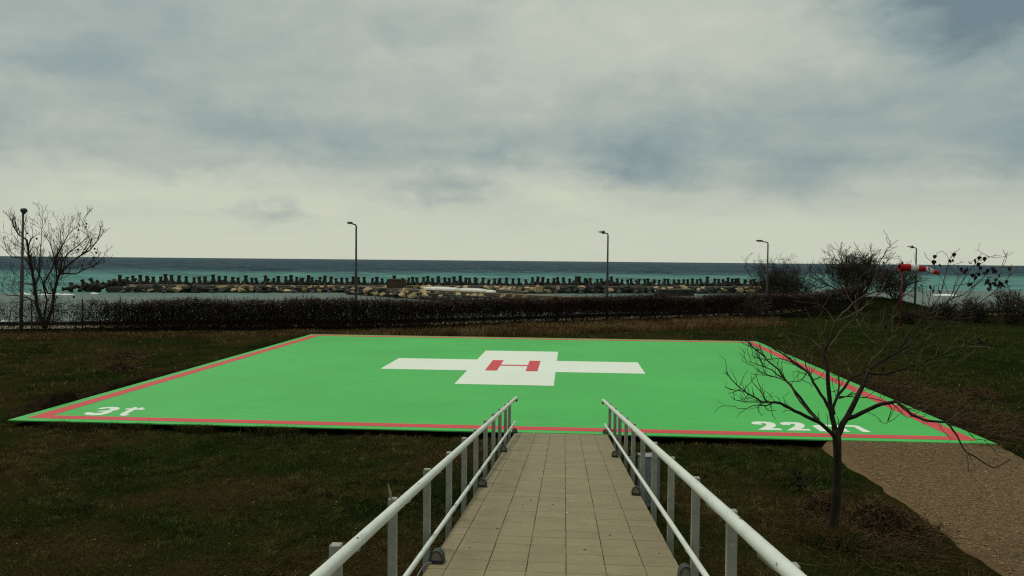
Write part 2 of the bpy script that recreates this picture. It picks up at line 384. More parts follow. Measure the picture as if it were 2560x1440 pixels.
gv = np.array([v.co[:] for v in gro.data.vertices]); k1, k2 = turf_k(gv[:, 0], gv[:, 1]); k1, k2 = k1[:, None], k2[:, None]
gc = np.array((.020, .025, .006))*(1-k1)+np.array((.042, .028, .012))*k1; gc = gc*(1-.7*k2*(1-k1))+np.array((.008, .015, .004))*.7*k2*(1-k1)
ca = gro.data.color_attributes.new('Col', 'FLOAT_COLOR', 'POINT'); ca.data.foreach_set('color', np.concatenate([gc, np.ones((len(gc), 1))], 1).astype(np.float32).ravel())
# sea: flat far sheet plus a field of real wind waves out to 2.6 km
ry = [48.0]
while ry[-1] < 2600: ry.append(ry[-1]+max(.8, ry[-1]*.0052))
ry = np.array(ry); nx = 460; uu = np.linspace(-1, 1, nx)
Xs = uu[None]*(60+ry[:, None]*.82)-ry[:, None]*.06; Ys = np.repeat(ry[:, None], nx, 1)
off_ = -.324*Xs+.946*Ys; amp = np.clip((off_-172)/60, .12, 1)*np.clip((2600-Ys)/400, 0, 1)
r1 = 1-np.abs(2*vn1(Xs*.35+Ys*.12, Ys-.3*Xs, .040, 3)-1); r2 = 1-np.abs(2*vn2(Xs*.4-Ys*.1, Ys-.25*Xs, .13, 3)-1)
Zs = -3+amp*(1.25*(r1**3-.3)+.45*(r2**2-.4)+.2*(vn3(Xs*.5, Ys, .5, 2)-.5)); Zs[-1] = -3.4
i_ = (np.arange(len(ry)-1)[:, None]*nx+np.arange(nx-1)[None]).ravel()
mb = MB(); mb.arr(np.stack([Xs, Ys, Zs], -1).reshape(-1, 3), np.stack([i_, i_+1, i_+nx+1, i_+nx], 1))
mb.add([(-40000, 2500, -3.3), (40000, 2500, -3.3), (40000, 45000, -3.3), (-40000, 45000, -3.3)], [(0, 1, 2, 3)])
mb.add([(-40000, 20, -3.9), (40000, 20, -3.9), (40000, 2500, -3.9), (-40000, 2500, -3.9)], [(0, 1, 2, 3)])
mb.build('sea', MAT['sea'], smooth=True)['kind'] = 'structure'

# promenade behind the fence
mb = MB(); n = 60
for i in range(n+1):
    t = -40+i*(FL+75)/n
    for s in (2.2, 4.6):
        x, y = fence_pt(t, s); mb.v.append(np.array([[x, y, float(ground_z(x, y))+.05]])); mb.n += 1
mb.f = [(2*i, 2*i+2, 2*i+3, 2*i+1) for i in range(n)]
mb.build('promenade', MAT['sand'])['kind'] = 'structure'
mb = MB()
for i in range(n):
    t0 = -40+i*(FL+75)/n; t1 = -40+(i+1)*(FL+75)/n
    a = fence_pt((t0+t1)/2, 4.85); z = float(ground_z(*a)); R = Matrix.Rotation(math.atan2(FD[1], FD[0]), 4, 'Z')
    mb.box((a[0], a[1], z+.08), (t1-t0-.02, .35, .34), R)
tag(mb.build('kerb', MAT['slabside']), kind='structure')

# gravel path on the right, ramping up to the pad
def path_z(x, y):
    k = np.clip((y-15.6)/2.2, 0, 1); return ground_z(x, y)*0-.135+.125*k*k*(3-2*k)+.012*(vn3(x, y, 3, 3)-.5)
ysp = np.arange(-6, PY0-.005, .25); ysp[-1] = PY0-.004
mb = MB(); nx = 26
for y in ysp:
    l = 5.42+.12*(float(vn1(3.3, y, .8, 4))-.5)+.20*(float(vn2(8.3, y, 4.1, 3))-.5); r = 9.28+.22*(float(vn1(9.3, y, .8, 4))-.5)
    x = np.linspace(l, r, nx); zp = path_z(x, np.full(nx, y)); ge = ground_z(x, np.full(nx, y)); zp[1] = min(zp[1], max(ge[1]+.02, zp[1]-.03)); zp[-2] = min(zp[-2], max(ge[-2]+.02, zp[-2]-.03)); zp[0] = ge[0]-.05; zp[-1] = ge[-1]-.05; mb.v.append(np.stack([x, np.full(nx, y), zp], 1)); mb.n += nx
mb.f = [(j*nx+i, j*nx+i+1, (j+1)*nx+i+1, (j+1)*nx+i) for j in range(len(ysp)-1) for i in range(nx-1)]
mb.build('path', MAT['gravel'], smooth=True)['kind'] = 'structure'

# ------------------------------------------------------------------ helipad
pad = empty('helipad', ((PX0+PX1)/2, (PY0+PY1)/2, 0)); tag(pad, 'bright green square helipad with red border, white cross and red letter', 'helipad')
PC = Vector(pad.location)
def sheet(name, polys, z, mat, parent=pad):
    mb = MB()
    for p in polys: mb.add([(x-PC.x, y-PC.y, z) for x, y in p], [tuple(range(len(p)))])
    return mb.build(name, mat, parent)
mb = MB(); mb.box((0, 0, -.0125), (22, 22, .025)); slab = mb.build('slab', MAT['green'], pad)
mb = MB(); mb.box((0, .16, -.2375), (21.3, 21.3, .40)); mb.build('plinth', MAT['slabside'], pad)  # near-black sides carry the shade under the slab in their colour
mb = MB(); mb.box((0, 11.07, -.09), (22, .12, .20)); mb.build('edging', MAT['edge'], pad)
a, b = .27, .64
def rect(x0, x1, y0, y1): return [(x0, y0), (x1, y0), (x1, y1), (x0, y1)]
for r in (rect(PX0+a, PX1-a, PY0+a, PY0+b), rect(PX0+a, PX1-a, PY1-b, PY1-a), rect(PX0+a, PX0+b, PY0+b, PY1-b), rect(PX1-b, PX1-a, PY0+b, PY1-b)):
    sheet('border_stripe', [r], .004, MAT['stripe'])
cx0, cx1, cy0, cy1 = -3.47, -.43, 24.62, 33.95; bx0, bx1, by0, by1 = -6.5, 2.61, 27.71, 30.82
sheet('painted_cross', [[(cx0, cy0), (cx1, cy0), (cx1, by0), (bx1, by0), (bx1, by1), (cx1, by1), (cx1, cy1), (cx0, cy1), (cx0, by1), (bx0, by1), (bx0, by0), (cx0, by0)]], .004, MAT['mark'])
h0, h1, hy0, hy1 = -2.86, -1.05, 27.78, 30.72
sheet('painted_letter', [[(h0, hy0), (h0+.41, hy0), (h0+.41, 29.12), (h1-.41, 29.12), (h1-.41, hy0), (h1, hy0), (h1, hy1), (h1-.41, hy1), (h1-.41, 29.42), (h0+.41, 29.42), (h0+.41, hy1), (h0, hy1)]], .008, MAT['stripe'])
def glyph(name, pts, ox, oy, sc):
    P = [at_z(ox+x/sc, oy+y/sc, 0) for x, y in pts]; sheet(name, [[(p.x, p.y) for p in P][::-1]], .004, MAT['mark'])
three = [(1296, 441), (1350, 424), (1440, 415), (1510, 413), (1575, 418), (1600, 433), (1580, 450), (1535, 462), (1500, 467), (1478, 487), (1420, 508), (1330, 523), (1220, 527), (1150, 519), (1118, 502), (1150, 486), (1205, 484), (1262, 495), (1330, 495), (1382, 483), (1374, 476), (1292, 478), (1326, 464), (1406, 463), (1462, 451), (1474, 438), (1430, 432), (1372, 444)]
tee = [(1595, 515), (1625, 496), (1680, 470), (1722, 449), (1662, 449), (1685, 434), (1745, 434), (1790, 418), (1840, 420), (1815, 433), (1858, 433), (1880, 422), (1922, 422), (1900, 435), (1942, 440), (1915, 453), (1840, 451), (1790, 456), (1745, 480), (1700, 505), (1680, 514), (1727, 514), (1712, 526), (1650, 533), (1610, 530)]
two = [(198, 190), (225, 177), (300, 170), (420, 172), (540, 183), (612, 205), (640, 235), (630, 262), (595, 283), (565, 292), (720, 296), (755, 326), (318, 320), (360, 300), (430, 262), (470, 236), (465, 215), (430, 203), (370, 206), (392, 229), (250, 222), (212, 210)]
em = [(1285, 250), (1330, 236), (1480, 229), (1620, 229), (1700, 236), (1760, 238), (1880, 236), (2000, 236), (2110, 252), (2335, 362), (2190, 360), (2020, 268), (1880, 263), (1835, 272), (1960, 356), (1800, 352), (1660, 268), (1560, 260), (1500, 268), (1590, 350), (1430, 346)]
glyph('painted_digit', three, 0, 940, 5.3333); glyph('painted_letter', tee, 0, 940, 5.3333)
glyph('painted_digit', two, 1850, 1030, 7.111); glyph('painted_digit', [(x+512, y+9) for x, y in two], 1850, 1030, 7.111); glyph('painted_letter', em, 1850, 1030, 7.111)

# ------------------------------------------------------------------ tiled ramp
SL, RY = .1165, 17.80
def ramp_z(y): return (RY-y)*SL
def rl(y): return -1.075-.005*y
def rr(y): return .965-.005*y
walk = empty('walkway', (0, RY, 0)); walk['kind'] = 'structure'
Y0 = -2.0
mb = MB(); th = .035
V = []
for y in (Y0, RY+.0):
    z = ramp_z(y)-th
    V += [(rl(y), y, z), (rr(y), y, z), (rr(y), y, -.6), (rl(y), y, -.6)]
mb.add([(x, y-RY, z) for x, y, z in V], [(0, 1, 5, 4), (1, 2, 6, 5), (2, 3, 7, 6), (3, 0, 4, 7), (0, 3, 2, 1), (4, 5, 6, 7)])
mb.build('ramp_body', MAT['rampside'], walk)
mb = MB(); V = []
for y in (Y0, RY): z = ramp_z(y)-.006; V += [(rl(y)+.004, y-RY, z), (rr(y)-.004, y-RY, z)]
mb.add(V, [(0, 1, 3, 2)]); mb.build('mortar', MAT['grout'], walk)
cols = [None, -.95, -.632, -.314, .004, .322, .640, None]
ang = math.atan(SL); RXT = Matrix.Rotation(-ang, 4, 'X')
def tile_mesh(wd, dp, mat):
    mb = MB(); h = th-.003
    c = .004
    v = [(-wd/2, -dp/2, -h), (wd/2, -dp/2, -h), (wd/2, dp/2, -h), (-wd/2, dp/2, -h), (-wd/2, -dp/2, -c), (wd/2, -dp/2, -c), (wd/2, dp/2, -c), (-wd/2, dp/2, -c),
         (-wd/2+c, -dp/2+c, 0), (wd/2-c, -dp/2+c, 0), (wd/2-c, dp/2-c, 0), (-wd/2+c, dp/2-c, 0)]
    mb.add(v, [(0, 1, 5, 4), (1, 2, 6, 5), (2, 3, 7, 6), (3, 0, 4, 7), (4, 5, 9, 8), (5, 6, 10, 9), (6, 7, 11, 10), (7, 4, 8, 11), (8, 9, 10, 11)])
    return mb.mesh('tile', mat)
cache = {}
rest = MB(); PIT = .3095
nrow = int((RY-Y0)/PIT)
for j in range(nrow):
    y = RY-.012-(j+.5)*PIT
    for i in range(7):
        xa = cols[i] if cols[i] is not None else rl(y)+.005*0+.002; xb = cols[i+1] if cols[i+1] is not None else rr(y)-.002
        sh = -.005*(y-6.2)
        if cols[i] is not None: xa += sh
        if cols[i+1] is not None: xb += sh
        gap = random.choice((.003, .004, .005, .007)); wd = round((xb-xa-gap)*250)/250; k = random.randrange(3) if i not in (0, 6) else random.choice((3, 3, 1))
        key = (wd, k)
        if key not in cache: cache[key] = tile_mesh(wd, PIT/math.cos(ang)-.0056, MAT['tile%d' % k])
        if y > 5.9:
            o = link('tile', cache[key], walk, ((xa+xb)/2, y-RY, ramp_z(y)+random.uniform(-.0015, .0015)), (-ang+random.uniform(-.002, .002), random.uniform(-.002, .002), -.005))
        else:
            rest.box(((xa+xb)/2, y-RY, ramp_z(y)-.015), (wd, PIT-.006, .03), RXT)
tag(rest.build('tile_field', MAT['tile1'], walk), kind='stuff')

# ------------------------------------------------------------------ railings
def line_pt(a, b, y): t = (y-a.y)/(b.y-a.y); return a+(b-a)*t
def railing(name, label, side, top, low, posts, end_drop):
    t = empty(name, (posts[-1].x, RY, 0)); tag(t, label, 'railing', 'railings of the ramp'); o = Vector(t.location)
    ya = -1.5
    A = line_pt(*top, ya); B = top[1]
    mb = MB(); mb.tube(rel([A]+[line_pt(*top, y) for y in np.linspace(0, B.y-.1, 8)]+[B], o), .0325, 14); mb.build('top_rail', MAT['white_chip'], t, smooth=True)
    mb = MB(); mb.tube(rel([B+Vector((0, -.02, -.02)), B+Vector((0, .015, -.075))], o), [.03, .026], 12); mb.build('end_cap', MAT['lamp'], t, smooth=True)
    A2 = line_pt(*low, ya); mb = MB(); mb.tube(rel([A2]+[line_pt(*low, y) for y in np.linspace(0, low[1].y-.1, 8)]+[low[1]], o), .021, 12); mb.build('lower_rail', MAT['white_chip'], t, smooth=True)
    for p in posts:
        bz = min(ramp_z(p.y)-.30, p.z-.9)
        mb = MB(); hgt = p.z-bz; mb.box((0, 0, -hgt/2), (.06, .06, hgt)); po = mb.build('post', MAT['post_metal'], t, Vector(p)-o, (0, 0, random.uniform(-.03, .03))); bevel(po, .004, 1)
        for ra, th_, nm in ((line_pt(*top, p.y), .05, 'bracket'), (line_pt(*low, p.y), .045, 'bracket')):
            e = ra; st = Vector((p.x-side*.028, p.y, min(p.z-.012, e.z+.0) if nm and ra.z > p.z-.2 else e.z-.03))
            mid = st.lerp(e, .5)+Vector((0, 0, -.012)); mb = MB()
            pts = [st, mid, e+Vector((0, 0, -.01))]
            # a flat curved plate standing on edge
            V = []
            for q in pts:
                for dy_ in (-.006, .006):
                    V += [(q.x, q.y+dy_, q.z+.0), (q.x, q.y+dy_, q.z-th_)]
            V = [Vector(v)-o for v in V]; f = []
            for k in range(2):
                a0 = 4*k; f += [(a0, a0+4, a0+5, a0+1), (a0+2, a0+3, a0+7, a0+6), (a0, a0+2, a0+6, a0+4), (a0+1, a0+5, a0+7, a0+3)]
            mb.add([tuple(v) for v in V], f); mb.build('bracket', MAT['post_metal'], t)
    return t
def chip_paint():
    m = bpy.data.materials.new('chipped_white_paint'); m.use_nodes = True; t = m.node_tree; b = t.nodes['Principled BSDF']; q = N(t)
    pos = q.new('ShaderNodeNewGeometry').outputs['Position']
    c = q.mix(q.ramp(q.noise(pos, 5, 4), .3, .7), (.66, .69, .62), (.58, .61, .55))
    x, y, z = q.sep(pos)
    ch = q.ramp(q.noise(q.comb(q.m('MULTIPLY', x, 26.), q.m('MULTIPLY', y, 9.), q.m('MULTIPLY', z, 30.)), 1.0, 4, .6), .635, .66)
    nz = q.sep(q.new('ShaderNodeNewGeometry').outputs['Normal'])[2]
    ch = q.m('MULTIPLY', ch, q.ramp(q.noise(pos, 1.3, 2), .40, .6))
    c = q.mix(q.m('MULTIPLY', ch, .85), c, (.06, .05, .035))
    q.put(b.inputs['Base Color'], c); b.inputs['Roughness'].default_value = .42; b.inputs['Specular IOR Level'].default_value = .4
    return m
MAT['white_chip'] = chip_paint()
LX, RX = -1.235, .985
lp = [at_x(px, py, LX) for px, py in [(840, 1360), (982, 1245), (1068, 1172), (1123, 1130), (1161, 1094), (1190, 1072), (1214, 1050), (1234, 1033), (1250, 1021), (1264, 1010), (1274, 1001.5)]]
d = lp[0]-lp[1]; lp = [lp[0]+d*2*1.02, lp[0]+d*1.0]+lp
rp = [at_x(px, py, RX) for px, py in [(1980, 1410), (1830, 1275), (1740, 1193), (1679, 1143), (1637, 1106), (1608, 1081), (1584, 1058), (1566, 1043), (1550, 1030), (1538, 1018.5)]]
rp.append(at_y(1525, 1008, 17.9)); d = rp[0]-rp[1]; rp = [rp[0]+d*2, rp[0]+d]+rp
lt = (at_x(800, 1440, -1.10), at_y(1291, 994, 17.75)); ll = (at_x(1015, 1440, -1.165), at_y(1288, 1054, 17.7))
rt_ = (at_x(1985, 1440, .835), at_y(1508, 1000.5, 18.05)); rlw = (at_y(1765, 1440, 5.35), at_y(1512, 1060, 18.0))
railing('railing', 'white pipe railing with grey posts left of the tiled ramp', -1, lt, ll, lp, .1)
railing('railing', 'white pipe railing with chipped paint right of the tiled ramp, nearer the tree', 1, rt_, rlw, rp, .1)

# ------------------------------------------------------------------ bulkhead lamps on the ramp edges
def ramp_at(px, py):
    dd = ray(px, py); t = (RY*SL-CAMH)/(dd.z+SL*dd.y); return Vector((0, 0, CAMH))+dd*t
def bulkhead(px, py, label, k):
    p = ramp_at(px, py); p.y += .03
    t = empty('ramp_light', p); tag(t, label, 'lamp', 'half-round lights along the ramp'); t.rotation_euler = (-ang, 0, random.uniform(-.06, .06)); t.scale = (.66, .72, .76)
    W_, H_, D_ = .085, .105, .19
    mb = MB(); mb.box((0, D_/2, .0125), (.175, D_+.01, .025)); bevel(mb.build('base_plate', MAT['black'], t), .006)
    # half-round hood: an arch swept along y
    def arch(r, h, n=14): return [(r*math.cos(math.pi*i/n), .03+h*math.sin(math.pi*i/n)) for i in range(n+1)]
    o_ = arch(W_, H_); i_ = arch(W_-.014, H_-.014); mb = MB(); n = len(o_); V = []
    for y in (0, .008, D_-.02, D_):
        s = 1 if y < D_ else .86
        V += [(x*s, y, z*s+.03*(1-s)) for x, z in o_]
    f = [(k_*n+i, k_*n+i+1, (k_+1)*n+i+1, (k_+1)*n+i) for k_ in range(3) for i in range(n-1)]
    f.append(tuple(3*n+i for i in range(n)))
    V += [(x, 0, z) for x, z in i_]+[(x, .02, z) for x, z in i_]
    f += [(i+1, i, 4*n+i, 4*n+i+1) for i in range(n-1)]+[(4*n+i+1, 4*n+i, 5*n+i, 5*n+i+1) for i in range(n-1)]
    mb.add(V, f); mb.build('hood', MAT['black'], t, smooth=False)
    mb = MB(); V = [(x*.99, .016, z*.99) for x, z in i_]; mb.add(V, [tuple(range(n))]); le = mb.build('lens', MAT['lens'], t)
    mb = MB(); mb.tube([(.028*math.cos(a_), .012, .062+.028*math.sin(a_)) for a_ in np.linspace(0, 6.28, 13)], .004, 5); mb.build('lens_ring', MAT['cable'], le)
    if k is not None:
        mb = MB(); mb.tube([(-.07*k*0-.05, -.004, .012), (-.09, -.03, .012), (-.12, -.10, .010), (-.14, -.25, -.02), (-.15, -.5, -.06)], .009, 8); mb.build('cable', MAT['cable'], t, smooth=True)
side = ['nearest', 'second', 'third', 'last']
for i, (px, py) in enumerate([(1088, 1413), (1204, 1219), (1258, 1130.5), (1286, 1083)]):
    bulkhead(px, py, ('black half-round light with grey cable, %s along the left ramp edge' if i == 0 else 'black half-round light, %s from the camera along the left ramp edge') % side[i], 1 if i == 0 else None)
for i, (px, py) in enumerate([(1718, 1455), (1591, 1240), (1537.5, 1144), (1514, 1086)]):
    bulkhead(px, py, 'black half-round light, %s from the camera along the right ramp edge' % side[i], None)

# grey sheet-metal cabinet beside the ramp
c0 = at_z(1621, 1262, -.16); cab = empty('metal_cabinet', c0, .22); tag(cab, 'grey sheet-metal cabinet standing on the grass beside the right railing', 'cabinet')
mb = MB(); mb.box((0, 0, .40), (.30, .24, .80)); bevel(mb.build('body', MAT['steel'], cab), .012)
mb = MB(); mb.box((0, -.128, .43), (.25, .012, .66)); bevel(mb.build('door', MAT['steel'], cab), .004)
mb = MB(); mb.box((0, 0, .812), (.33, .27, .02)); bevel(mb.build('lid', MAT['steel'], cab), .004)

# ------------------------------------------------------------------ lamp posts along the promenade
def lamp_post(loc, htop, label, style, lean=(0, 0), kx=1.0):
    t = empty('street_lamp', loc); tag(t, label, 'street lamp', 'lamp posts along the promenade'); t.rotation_euler = (lean[1], lean[0], 0)
    mb = MB(); zs = htop*.56
    mb.lathe([(.095, -.3), (.09, 0), (.085, zs*.98), (.06, zs+.03), (.052, htop-.12)], 10); po = mb.build('pole', MAT['lamp'], t, smooth=True)
    mb = MB(); mb.box((0, -.088, 1.0), (.10, .02, .36)); mb.build('hatch', MAT['lamp'], po)
    if style == 0:                                   # mushroom head seen end on
        mb = MB(); mb.lathe([(.05, htop-.16), (.07, htop-.12), (.14, htop-.03), (.175, htop+.04), (.15, htop+.11), (.09, htop+.155), (.02, htop+.17)], 18, (.04, 0, 0)); mb.build('lamp_head', MAT['lamp'], t, smooth=True)
        mb = MB(); mb.lathe([(.02, htop-.085), (.10, htop-.06), (.125, htop-.04), (.02, htop-.03)], 16, (.04, -.0, 0)); mb.build('diffuser', MAT['lampglass'], t, smooth=True)
        return t
    L_ = .50*kx
    mb = MB(); arm = [(0, 0, htop-.25), (0, 0, htop-.06), (-.03, 0, htop+.01), (-.08, 0, htop+.04), (-L_, 0, htop+.09)]
    mb.tube(arm, [.045, .045, .042, .04, .036], 10); mb.build('arm', MAT['lamp'], t, smooth=True)
    # cobra head: tapered shell
    x0 = -L_+.06; V = []; prof = [(0, .05, .05), (-.10, .11, .085), (-.22, .14, .10), (-.42, .13, .085), (-.58, .07, .045), (-.62, .02, .02)]
    n = 10; mb = MB()
    for dx_, w_, h_ in [(a_*kx, b_, c_) for a_, b_, c_ in prof]:
        for j in range(n):
            a_ = 2*math.pi*j/n; cz = math.sin(a_)*h_; V.append((x0+dx_, w_*math.cos(a_), htop+.11+(cz if cz > 0 else cz*.45)-dx_*.06))
    f = [(i*n+j, i*n+(j+1) % n, (i+1)*n+(j+1) % n, (i+1)*n+j) for i in range(len(prof)-1) for j in range(n)]+[tuple(range(n)), tuple(5*n+j for j in range(n))[::-1]]
    mb.add(V, f); hd = mb.build('lamp_head', MAT['lampglass' if style == 2 else 'lamp'], t, smooth=True)
    if style == 2:
        mb = MB(); mb.lathe([(.05, -.11), (.105, -.08), (.12, 0), (.105, .08), (.05, .11)], 12, (x0-.05, 0, htop+.115), Matrix.Rotation(math.pi/2, 4, 'Y')); mb.build('gear_housing', MAT['lamp'], hd, smooth=True)
    else:
        mb = MB(); mb.box((x0-.34*kx, 0, htop+.085), (.34*kx, .17, .03)); mb.build('diffuser', MAT['lampglass'], hd)
    return t
for (tx, ty, bx_, Y_, lab, st, ln) in [
        (62, 528, 52, 40.2, 'tall dark lamp post with round head beside the bare tree on the left', 0, .030),
        (890.5, 563, 888, 47.4, 'dark lamp post with black arm head standing in front of the boulders', 1, 0),
        (1520, 585, 1517, 55.1, 'dark lamp post with pale-covered head between the two right-hand thirds of the breakwater', 2, 0),
        (1920, 607, 1918, 61.2, 'dark lamp post with black arm head in front of the rounded bush', 1, 0),
        (2291, 621, 2290, 68.8, 'dark lamp post with pale-covered head behind the windsock', 2, 0)]:
    p = at_y(tx, ty, Y_); gz = float(ground_z(p.x, p.y)); b_ = at_y(bx_, 800, Y_)
    lamp_post((b_.x if st == 0 else p.x, Y_, gz), p.z-gz, lab, st, (ln, 0), {47.4: .55, 55.1: .66, 61.2: .85, 68.8: .70}.get(Y_, 1.0))

# ------------------------------------------------------------------ windsock
p0 = at_y(2251, 818, 53.0); pt = at_y(2256, 664, 53.0)
ws = empty('windsock', (p0.x, 53.0, float(ground_z(p0.x, 53)))); tag(ws, 'red and white striped windsock on a red pole', 'windsock')
hz = pt.z-ws.location.z; lx = pt.x-p0.x
mb = MB(); mb.tube([(0, 0, -.2), (lx*.5, 0, hz*.5), (lx, 0, hz)], [.055, .05, .045], 10); mb.build('pole', MAT['redpole'], ws, smooth=True)
cen = [at_y(px, py, 53.0) for px, py in [(2250, 668), (2275, 669), (2294, 671), (2313, 673), (2332, 678.5), (2348, 683)]]
radp = [8.5, 8.6, 7.6, 6.6, 5.6, 4.2]; o = Vector(ws.location)
def sock_band(i, mat):
    mb = MB(); pts = [cen[i].lerp(cen[i+1], k) for k in (0, .5, 1)]
    if i < 4 and i > 0: pts[1] = pts[1]+Vector((0, 0, .015))
    mb.tube(rel(pts, o), [(radp[i]*(1-k)+radp[i+1]*k)*53/F for k in (0, .5, 1)], 18, cap=(i == 4)); return mb.build('sock_band', mat, ws, smooth=True)
for i in range(5): sock_band(i, MAT['red'] if i % 2 == 0 else MAT['white_cloth'])
mb = MB(); c = cen[0]-o; r_ = 9.2*53/F
mb.tube([(c.x-.02, math.cos(a_)*r_, c.z+math.sin(a_)*r_) for a_ in np.linspace(0, 2*math.pi, 25)], .028, 6, cap=False); mb.build('hoop', MAT['red'], ws, smooth=True)
mb = MB(); mb.lathe([(.05, hz-.35), (.065, hz-.3), (.065, hz+.2), (.03, hz+.26)], 10, (lx, 0, 0)); mb.build('swivel', MAT['redpole'], ws, smooth=True)

# ------------------------------------------------------------------ breakwater
BWA = np.array((-90.0, 147.6)); BWB = np.array((47.0, 188.2)); BD = (BWB-BWA)/np.linalg.norm(BWB-BWA); BN = np.array((-BD[1], BD[0])); BL = np.linalg.norm(BWB-BWA)
BR = Matrix.Rotation(math.atan2(BD[1], BD[0]), 4, 'Z')
bw = empty('breakwater', (BWA[0], BWA[1], -3)); tag(bw, 'long low concrete breakwater with a walkway, out in the sea', 'breakwater')
bo = Vector(bw.location)
def bw_pt(t, s, z): p = BWA+BD*t+BN*s; return Vector((p[0], p[1], z))
nseg = 26
for i in range(nseg):
    t0, t1 = 6+i*(BL-6)/nseg, 6+(i+1)*(BL-6)/nseg
    mb = MB(); mb.box((0, 0, 0), (t1-t0-.04, 2.6, .5), BR)
    mb.build('walkway_slab', MAT['concrete'], bw, bw_pt((t0+t1)/2, 1.5, -1.76+random.uniform(-.04, .04))-bo)
mb = MB(); mb.box(bw_pt(BL/2+2, 3.5, -3.0)-bo, (BL-2, 9, 2.2), BR); mb.build('rubble_core', MAT['rock_dark'], bw)

# causeway from the shore to the breakwater
CA = np.array((-41.0, 155.2)); CB = np.array((34.0, 90.0)); CD = (CB-CA)/np.linalg.norm(CB-CA); CN = np.array((-CD[1], CD[0])); CL = np.linalg.norm(CB-CA)
CR = Matrix.Rotation(math.atan2(CD[1], CD[0]), 4, 'Z')
cw = empty('causeway', (CA[0], CA[1], -3)); tag(cw, 'pale concrete causeway running from the shore to the breakwater', 'causeway'); co = Vector(cw.location)
def cw_pt(t, s, z): p = CA+CD*t+CN*s; return Vector((p[0], p[1], z))
for i in range(14):
    t0, t1 = i*CL/14, (i+1)*CL/14; mb = MB(); mb.box((0, 0, 0), (t1-t0-.03, 2.3, .45), CR)
    mb.build('causeway_slab', MAT['sand'], cw, cw_pt((t0+t1)/2, 0, -1.62+random.uniform(-.03, .03))-co)
mb = MB(); mb.box(cw_pt(CL/2, .6, -2.9)-co, (CL, 6.5, 2.0), CR); mb.build('rubble_core', MAT['rock_dark'], cw)

# tetrapods
def tetrapod_mesh(seed):
    rg = np.random.default_rng(seed); mb = MB(); c = Vector((0, 0, .78))
    dirs = [Vector((0, 0, 1))]+[Vector((math.cos(a_)*.94, math.sin(a_)*.94, -.34)).normalized() for a_ in (0.3, 2.394, 4.489)]
    for dd in dirs:
        R = dd.to_track_quat('Z', 'Y').to_matrix().to_4x4()
        mb.lathe([(.50, -.12), (.47, .12), (.38, .45), (.31, .78), (.29, .98), (.32, 1.10), (.40, 1.22), (.40, 1.40), (.35, 1.44)], 9, tuple(c), R)
    return mb.mesh('tetrapod', MAT['tetra'])
TM = [tetrapod_mesh(0)]
LAB_T = 'dark concrete tetrapod standing in the row on the breakwater'
LAB_T2 = 'dark concrete tetrapod tumbled behind the front row on the breakwater'
t = 4.0; nt_ = 0
while t < BL+3:
    o = link('tetrapod', TM[0], None, bw_pt(t, 3.6+random.uniform(-.35, .35), -1.86+random.uniform(-.30, .14)), (random.gauss(0, .10), random.gauss(0, .10), random.uniform(0, 6.28)))
    o.scale = (random.uniform(.84, 1.06),)*3; tag(o, LAB_T, 'tetrapod', 'tetrapods along the breakwater'); nt_ += 1
    t += random.choice((1.0, 1.1, 1.2, 1.3, 1.45))
t = 1.0
while t < BL+3:
    o = link('tetrapod', TM[0], None, bw_pt(t, 5.3+random.uniform(-.5, .6), -2.05+random.uniform(-.3, .12)), (random.uniform(-1.4, 1.4), random.uniform(-1.2, 1.2), random.uniform(0, 6.28)))
    o.scale = (random.uniform(.8, .98),)*3; tag(o, LAB_T2, 'tetrapod', 'tetrapods tumbled behind the row'); t += random.uniform(1.1, 2.2)
for k in range(9):                                     # the loose heap at the left end
    o = link('tetrapod', TM[0], None, bw_pt(-4+k*1.1, 2.2+random.uniform(-1.2, 1.6), -2.9+.12*k+random.uniform(-.2, .2)), (random.uniform(-1.2, 1.2), random.uniform(-1.2, 1.2), random.uniform(0, 6)))
    tag(o, 'dark tetrapod in the loose heap at the left end of the breakwater', 'tetrapod', 'tetrapod heap at the breakwater end')

# boulders
def boulder_mesh(seed, mat, blocky=.55):
    rg = np.random.default_rng(seed); bm = bmesh.new(); bmesh.ops.create_icosphere(bm, subdivisions=2, radius=1)
    ns = rg.normal(size=(9, 3)); ns /= np.linalg.norm(ns, axis=1, keepdims=True); dd = rg.uniform(.32, .7, 9)
    for v in bm.verts:
        p = np.array(v.co)
        for nn, q in zip(ns, dd):                       # chop with planes: angular quarry stone
            h = p @ nn
            if h > q: p = p-nn*(h-q)*.92
        p = p*(1+rg.normal()*.03); v.co = p
    me = bpy.data.meshes.new('boulder'); bm.to_mesh(me); bm.free(); me.materials.append(mat); return me
BT = [boulder_mesh(s, MAT['rock_tan']) for s in range(8)]; BK = [boulder_mesh(40+s, MAT['rock_dark']) for s in range(6)]
def boulder(p, size, tan, label, group, yaw=None):
    me = random.choice(BT if tan else BK); o = link('boulder', me, None, p, (random.uniform(-.35, .35), random.uniform(-.35, .35), random.uniform(0, 6.28) if yaw is None else yaw))
    o.scale = (size*random.uniform(1.2, 1.9), size*random.uniform(1.0, 1.3), size*random.uniform(.62, .9)); tag(o, label, 'boulder', group); return o
T_, D_ = 'tan quarried boulder facing the lagoon along the breakwater', 'dark wet boulder facing the lagoon along the breakwater'
